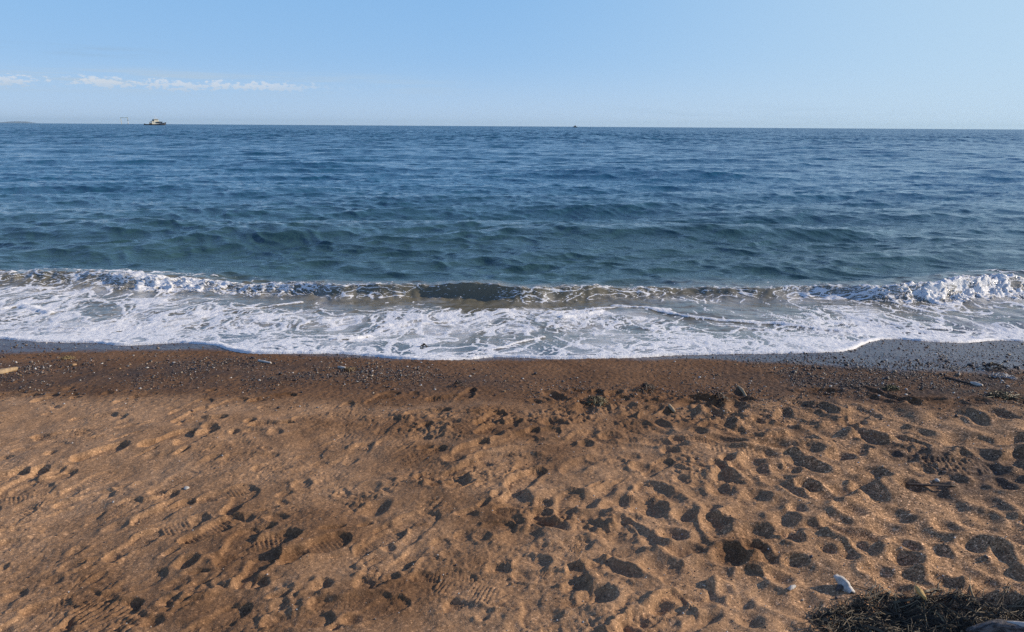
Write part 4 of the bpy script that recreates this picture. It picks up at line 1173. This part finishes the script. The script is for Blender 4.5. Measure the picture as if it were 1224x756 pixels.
# weed: clumps of thin strands
def strands(n, rx, ry, hfun, lmin, lmax, wmin, wmax, seed, cols, dirn=None, droop=0.5, spread=0.9):
    r = np.random.default_rng(seed)
    Vs, Fs, Cs = [], [], []
    seg = 6
    base_i = 0
    for k in range(n):
        while True:
            x, y = r.uniform(-1, 1, 2)
            if x * x + y * y < 1: break
        x *= rx; y *= ry
        a = (dirn if dirn is not None else 0) + r.normal(0, spread)
        L = r.uniform(lmin, lmax); wd_ = r.uniform(wmin, wmax) * (1 + 1.8 * (r.random() < 0.07))
        curl = r.normal(0, 6)
        lift = r.uniform(0.0, 0.02)
        pts = []
        px, py = x, y
        st_ = L / seg
        for i in range(seg + 1):
            pts.append((px, py, hfun(px, py) + 0.002 + lift * math.sin(math.pi * i / seg) * r.uniform(0.5, 1.2)))
            px += math.cos(a) * st_; py += math.sin(a) * st_
            a += curl * st_ + r.normal(0, 0.18)
        col = cols[r.integers(0, len(cols))] * r.uniform(0.4, 0.95) * (1 + 1.4 * max(0.0, x / rx))  # strands lighter towards the right: sunlit side put into their colour
        for i, (q0, q1, q2) in enumerate(pts):
            a0 = pts[min(i + 1, seg)]; b0 = pts[max(i - 1, 0)]
            tx, ty = a0[0] - b0[0], a0[1] - b0[1]
            tl = math.hypot(tx, ty) + 1e-9
            nx, ny = -ty / tl, tx / tl
            ww = wd_ * (1 - 0.75 * (i / seg) ** 2)
            Vs += [(q0 + nx * ww, q1 + ny * ww, q2), (q0, q1, q2 + ww * 1.1), (q0 - nx * ww, q1 - ny * ww, q2)]
            Cs += [col] * 3
        for i in range(seg):
            b_ = base_i + i * 3
            for e, f in ((0, 1), (1, 2), (2, 0)):
                Fs.append((b_ + e, b_ + f, b_ + 3 + f, b_ + 3 + e))
        base_i += 3 * (seg + 1)
    return np.array(Vs), np.array(Fs), np.array(Cs)


m_weed = tinted('dried_seaweed', 0.6, 0.35)
HEAP_COL = np.array([(0.022, 0.017, 0.012), (0.045, 0.032, 0.020), (0.020, 0.021, 0.013), (0.09, 0.062, 0.036), (0.17, 0.125, 0.072), (0.07, 0.048, 0.028), (0.28, 0.21, 0.12)])
hp = gat(1135, 752)
heap = empty('seaweed_heap', (hp.x, hp.y, 0.0))
tag(heap, 'dark tangled heap of dried seaweed at the lower right corner of the sand', 'seaweed')
hz0 = float(ground_z(np.array([hp.x]), np.array([hp.y]))[0])


def heap_h(x, y):
    q = (x - 0.05) / 0.36; p_ = (y + 0.03 + 0.16 * x) / 0.15
    d = q * q + p_ * p_
    m1 = 0.034 * math.exp(-d * 1.1)
    m2 = 0.030 * math.exp(-((x + 0.03) / 0.09) ** 2 - ((y - 0.05) / 0.08) ** 2)
    return m1 + m2 - 0.022


gxs = np.linspace(-0.75, 0.85, 150); gys = np.linspace(-0.42, 0.36, 90)
hX, hY = np.meshgrid(gxs, gys)
hq = np.vectorize(heap_h)(hX, hY)
gl = ground_z(hX + hp.x, hY + hp.y)
hZ = gl + hq + 0.012 * fbm((hX + 5) * 22, (hY + 5) * 22, 130, 3, 0.6) * sst(-0.01, 0.02, hq) - 0.004
mnd = grid_mesh('mound', hX, hY, hZ)
m_mound = simple('matted_seaweed', (0.13, 0.085, 0.050), 0.85, 0.6, 38, 0.008, stretch=(1, 1.6, 1), col2=(0.030, 0.022, 0.015))
add('mound', mnd, m_mound, heap)
hzgrid = hZ


def hsurf(x, y):
    i = min(max((x + 0.75) / 1.6 * 149, 0), 148.99); j = min(max((y + 0.42) / 0.78 * 89, 0), 88.99)
    i = int(i); j = int(j)
    return float(max(hzgrid[j, i], gl[j, i]))


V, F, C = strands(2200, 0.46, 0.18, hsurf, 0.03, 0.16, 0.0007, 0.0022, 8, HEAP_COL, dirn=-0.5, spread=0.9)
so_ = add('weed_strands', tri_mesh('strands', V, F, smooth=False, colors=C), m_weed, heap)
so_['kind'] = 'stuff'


def clump(label, u, v, wpx, n, cols, seed, hgt=0.02, cat='seaweed', name='seaweed_clump', group=None):
    p = gat(u, v); sc = pxscale(u, v)[0]
    rx = wpx * sc / 2
    bx_, by_ = p.x, p.y
    def hf(x, y):
        return float(ground_z(np.array([x + bx_]), np.array([y + by_]))[0]) - p.z + hgt * math.exp(-(x * x + y * y) / (rx * rx) * 1.6)
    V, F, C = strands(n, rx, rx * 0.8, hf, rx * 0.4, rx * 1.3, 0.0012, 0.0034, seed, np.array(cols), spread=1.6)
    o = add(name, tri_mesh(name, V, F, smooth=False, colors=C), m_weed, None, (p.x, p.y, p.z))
    return tag(o, label, cat, group)


BLK = [(0.018, 0.014, 0.012), (0.03, 0.022, 0.018), (0.05, 0.035, 0.025)]
GRN = [(0.085, 0.105, 0.035), (0.12, 0.13, 0.05), (0.05, 0.05, 0.025)]
OLV = [(0.11, 0.095, 0.040), (0.15, 0.125, 0.06), (0.04, 0.033, 0.02)]
clump('bright green scrap of weed on the dark gravel on the right', 1064, 466, 17, 60, GRN, 1, 0.012)
clump('olive clump of weed half buried in sand at the top of the trampled beach', 710, 482, 24, 80, OLV, 2, 0.03)
clump('black weed clump beside the pale stones at the gravel edge right of centre', 772, 466, 20, 60, BLK, 3, 0.025)
clump('small black weed scrap on the sand just left of the thin tan stick', 860, 482, 15, 34, BLK, 4, 0.02)
clump('black weed strewn on the gravel left of the pale foam scrap', 1188, 441, 24, 70, BLK, 5, 0.03)
clump('dark weed scrap caught in the foam left of centre', 507, 417, 10, 24, BLK, 6, 0.035)
clump('yellow brown scrap of weed on the gravel left of centre below the foam', 416, 443, 13, 40, [(0.26, 0.18, 0.08), (0.2, 0.13, 0.06)], 7, 0.012)
clump('yellow scrap of weed on the gravel near the left edge of the beach', 79, 430, 12, 36, [(0.30, 0.22, 0.09), (0.2, 0.15, 0.06)], 8, 0.012)
clump('dark weed tangle on churned sand below the centre of the foam', 548, 462, 13, 30, BLK, 9, 0.02)
clump('dried brown weed scrap on the sand at the far right edge of the gravel', 1196, 474, 30, 80, OLV, 10, 0.014)
clump('pale dried scrap of weed and foam on the gravel by the right edge', 1194, 451, 22, 80, [(0.5, 0.5, 0.5), (0.42, 0.40, 0.38), (0.3, 0.27, 0.24)], 11, 0.012)


# ------------------------------------------------------------------ boats and far things
class MB:
    def __init__(self): self.b = bmesh.new()

    def box(self, c, s, taper=1.0):
        r_ = bmesh.ops.create_cube(self.b, size=1.0)
        for v in r_['verts']:
            k = taper if v.co.z > 0 else 1.0
            v.co = Vector((v.co.x * s[0] * k + c[0], v.co.y * s[1] * k + c[1], v.co.z * s[2] + c[2]))
        return self

    def tube(self, a, b, r0, r1=None, n=10):
        a, b = Vector(a), Vector(b); d = b - a
        q = d.to_track_quat('Z', 'Y').to_matrix().to_4x4()
        bmesh.ops.create_cone(self.b, segments=n, radius1=r0, radius2=r1 or r0, depth=d.length, cap_ends=True, matrix=Matrix.Translation((a + b) / 2) @ q)
        return self

    def hull(self, L, B, D, bow, n=16):
        """hull along +x, bow at +x, sheer rising to the bow"""
        rows = []
        for i in range(n + 1):
            t = i / n
            x = -L / 2 + L * t
            hw = B / 2 * (min(1, 0.82 + t * 1.2) if t < 0.6 else max(0.02, 1 - ((t - 0.6) / 0.4) ** 2.2))
            zt = D + bow * max(0, (t - 0.45) / 0.55) ** 1.8
            rk = 0.06 * L * max(0, (t - 0.7) / 0.3) ** 2
            rows.append([self.b.verts.new((x + rk, -hw, zt)), self.b.verts.new((x + rk * 0.4, -hw * 0.86, 0.2)), self.b.verts.new((x, -hw * 0.5, -1.2)), self.b.verts.new((x, hw * 0.5, -1.2)), self.b.verts.new((x + rk * 0.4, hw * 0.86, 0.2)), self.b.verts.new((x + rk, hw, zt))])
        for a, b in zip(rows[:-1], rows[1:]):
            for k in range(5):
                self.b.faces.new((a[k], b[k], b[k + 1], a[k + 1]))
            self.b.faces.new((a[5], b[5], b[0], a[0]))
        self.b.faces.new(rows[0]); self.b.faces.new(rows[-1][::-1])
        bmesh.ops.recalc_face_normals(self.b, faces=self.b.faces)
        return self

    def build(self, name, mat, parent):
        me = bpy.data.meshes.new(name); self.b.to_mesh(me); self.b.free()
        return add(name, me, mat, parent)


m_navy = simple('navy_hull_paint', (0.018, 0.026, 0.045), 0.4, 0.3, 0.6)
m_cream = simple('cream_paint', (0.86, 0.80, 0.62), 0.45, 0.10, 0.8)
m_white = simple('white_paint', (0.80, 0.80, 0.78), 0.45, 0.1, 0.8)
m_buff = simple('buff_steel', (0.55, 0.36, 0.18), 0.5, 0.2, 0.8)
m_glass = simple('dark_glass', (0.02, 0.03, 0.04), 0.08, 0.1, 1.0, spec=0.6)
m_fender = simple('black_rubber', (0.02, 0.02, 0.02), 0.8, 0.2, 2.0)
m_yel = simple('yellow_steel', (0.70, 0.52, 0.16), 0.5, 0.15, 0.6)


def sea_at(u, dist):
    d = ray(u, 150)
    k = dist / d.y
    return Vector((d.x * k, dist, SEA))


p = sea_at(185, 1150)
tug = empty('work_boat', p, (0, 0, R(34)))
tug.scale = (0.98, 0.98, 0.98)
tag(tug, 'cream and dark blue work boat with a tall deckhouse on the horizon at left', 'boat')
h = MB().hull(30, 8.5, 1.7, 3.0).build('hull', m_navy, tug)
MB().box((6.5, 0, 4.4), (8.5, 8.0, 2.0)).build('bulwark', m_navy, h)
MB().box((-14.2, 0, 1.6), (1.2, 7.0, 1.4)).build('fender', m_fender, h)
dh = MB().box((1.6, 0, 3.7), (11.5, 6.6, 4.4), 0.97).build('deckhouse', m_cream, tug)
for k in range(4):
    MB().box((-1.6 + 2.2 * k, -3.28, 4.6), (0.8, 0.14, 0.7)).build('window', m_glass, dh)
wh = MB().box((2.6, 0, 7.5), (6.4, 5.4, 3.4), 0.92).build('wheelhouse', m_cream, tug)
MB().box((2.6, -2.60, 8.0), (5.0, 0.16, 0.8)).build('window', m_glass, wh)
MB().box((2.6, 0, 9.35), (6.6, 5.8, 0.3)).build('roof', m_white, wh)
MB().tube((-1.6, 0, 5.4), (-1.8, 0, 9.0), 0.95, 0.85).build('funnel', m_navy, tug)
MB().tube((1.2, 0, 8.7), (1.2, 0, 15.2), 0.30, 0.14).box((1.2, 0, 12.2), (0.3, 4.0, 0.25)).build('mast', m_white, tug)
MB().tube((3.8, 0, 8.7), (3.8, 0, 12.2), 0.18, 0.1).build('radar_post', m_white, tug)
cr = MB().tube((-6.8, 0, 1.6), (-6.8, 0, 4.4), 0.6, 0.5).build('deck_crane', m_buff, tug)
MB().tube((-6.8, 0, 4.3), (-1.4, 0, 7.6), 0.38, 0.22).build('jib', m_buff, cr)
MB().box((-5.2, 0, 2.6), (4.2, 4.0, 1.6)).build('deck_cargo', m_buff, tug)

p = sea_at(688, 1700)
fb_ = empty('fishing_boat', p, (0, 0, R(160)))
tag(fb_, 'tiny dark fishing boat with a single mast on the horizon right of centre', 'boat')
MB().hull(9.5, 3.2, 1.4, 1.3).build('hull', m_navy, fb_)
MB().box((0.8, 0, 2.7), (3.6, 2.4, 2.8), 0.9).build('wheelhouse', m_grey, fb_)
MB().tube((0.2, 0, 4.0), (0.2, 0, 7.6), 0.16, 0.1).build('mast', m_white, fb_)
MB().tube((-3.8, 0, 1.4), (-3.8, 0, 3.8), 0.14, 0.1).build('stern_post', m_navy, fb_)

p = sea_at(153.5, 3200)
bc = empty('channel_beacon', p)
tag(bc, 'faint white beacon tower with a dark top on the horizon left of the work boat', 'beacon')
MB().tube((0, 0, -2), (0, 0, 2.2), 2.6, 2.4, 14).build('base', m_grey, bc)
MB().tube((0, 0, 2.2), (0, 0, 15), 1.3, 1.0, 14).build('tower', m_white, bc)
MB().tube((0, 0, 15), (0, 0, 18.5), 2.0, 1.8, 14).build('lantern', m_navy, bc)
p = sea_at(149.5, 3700)
gan = empty('loading_frame', p)
tag(gan, 'faint pale yellow steel frame standing in the sea behind the white beacon', 'frame')
for sx_ in (-17, 17):
    MB().tube((sx_, 0, -2), (sx_, 0, 30), 0.9, 0.8, 8).build('leg', m_yel, gan)
MB().box((0, 0, 30.5), (38, 2.2, 1.6)).build('crossbeam', m_yel, gan)

# the far island
hxs = np.linspace(-330, 330, 160) * 2.3; hys = np.linspace(-200, 200, 30)
iX, iY = np.meshgrid(hxs, hys)
prof = 0.95 * np.interp(iX / 2.3, [-330, -250, -150, -60, 20, 110, 200, 290, 330], [0, 34, 52, 66, 74, 70, 58, 20, 0])
iZ = prof * np.clip(1 - (iY / 200) ** 2, 0, 1) + 4 * perlin(iX / 40, iY / 40, 140) * sst(0, 30, prof) - 2 - 3 * (np.abs(iY) > 195)
p = sea_at(20, 28000)
m_hill = simple('island_hazed', (0.20, 0.23, 0.25), 0.9, 0.2, 0.01)  # pale bluish tone puts extra distance haze into the scrub colour
tag(add('hills', grid_mesh('hills', iX, iY, iZ), m_hill, None, (p.x, p.y, SEA)), kind='structure')

# ------------------------------------------------------------------ air
HAZE = True
if HAZE:
    hb = MB()
    hb.box((0, 15500, 89.5), (150000, 34000, 205))
    me = bpy.data.meshes.new('haze'); hb.b.to_mesh(me); hb.b.free()
    m_air = bpy.data.materials.new('sea_air'); m_air.use_nodes = True
    q = NT(m_air.node_tree)
    pv = q.n('ShaderNodeVolumePrincipled', ins={'Color': (0.62, 0.86, 1.0, 1), 'Density': 2.2e-5, 'Anisotropy': 0.2})
    o_ = q.n('ShaderNodeOutputMaterial'); q.link(pv.outputs[0], o_.inputs['Volume'])
    tag(add('haze', me, m_air), kind='stuff')
print('done')
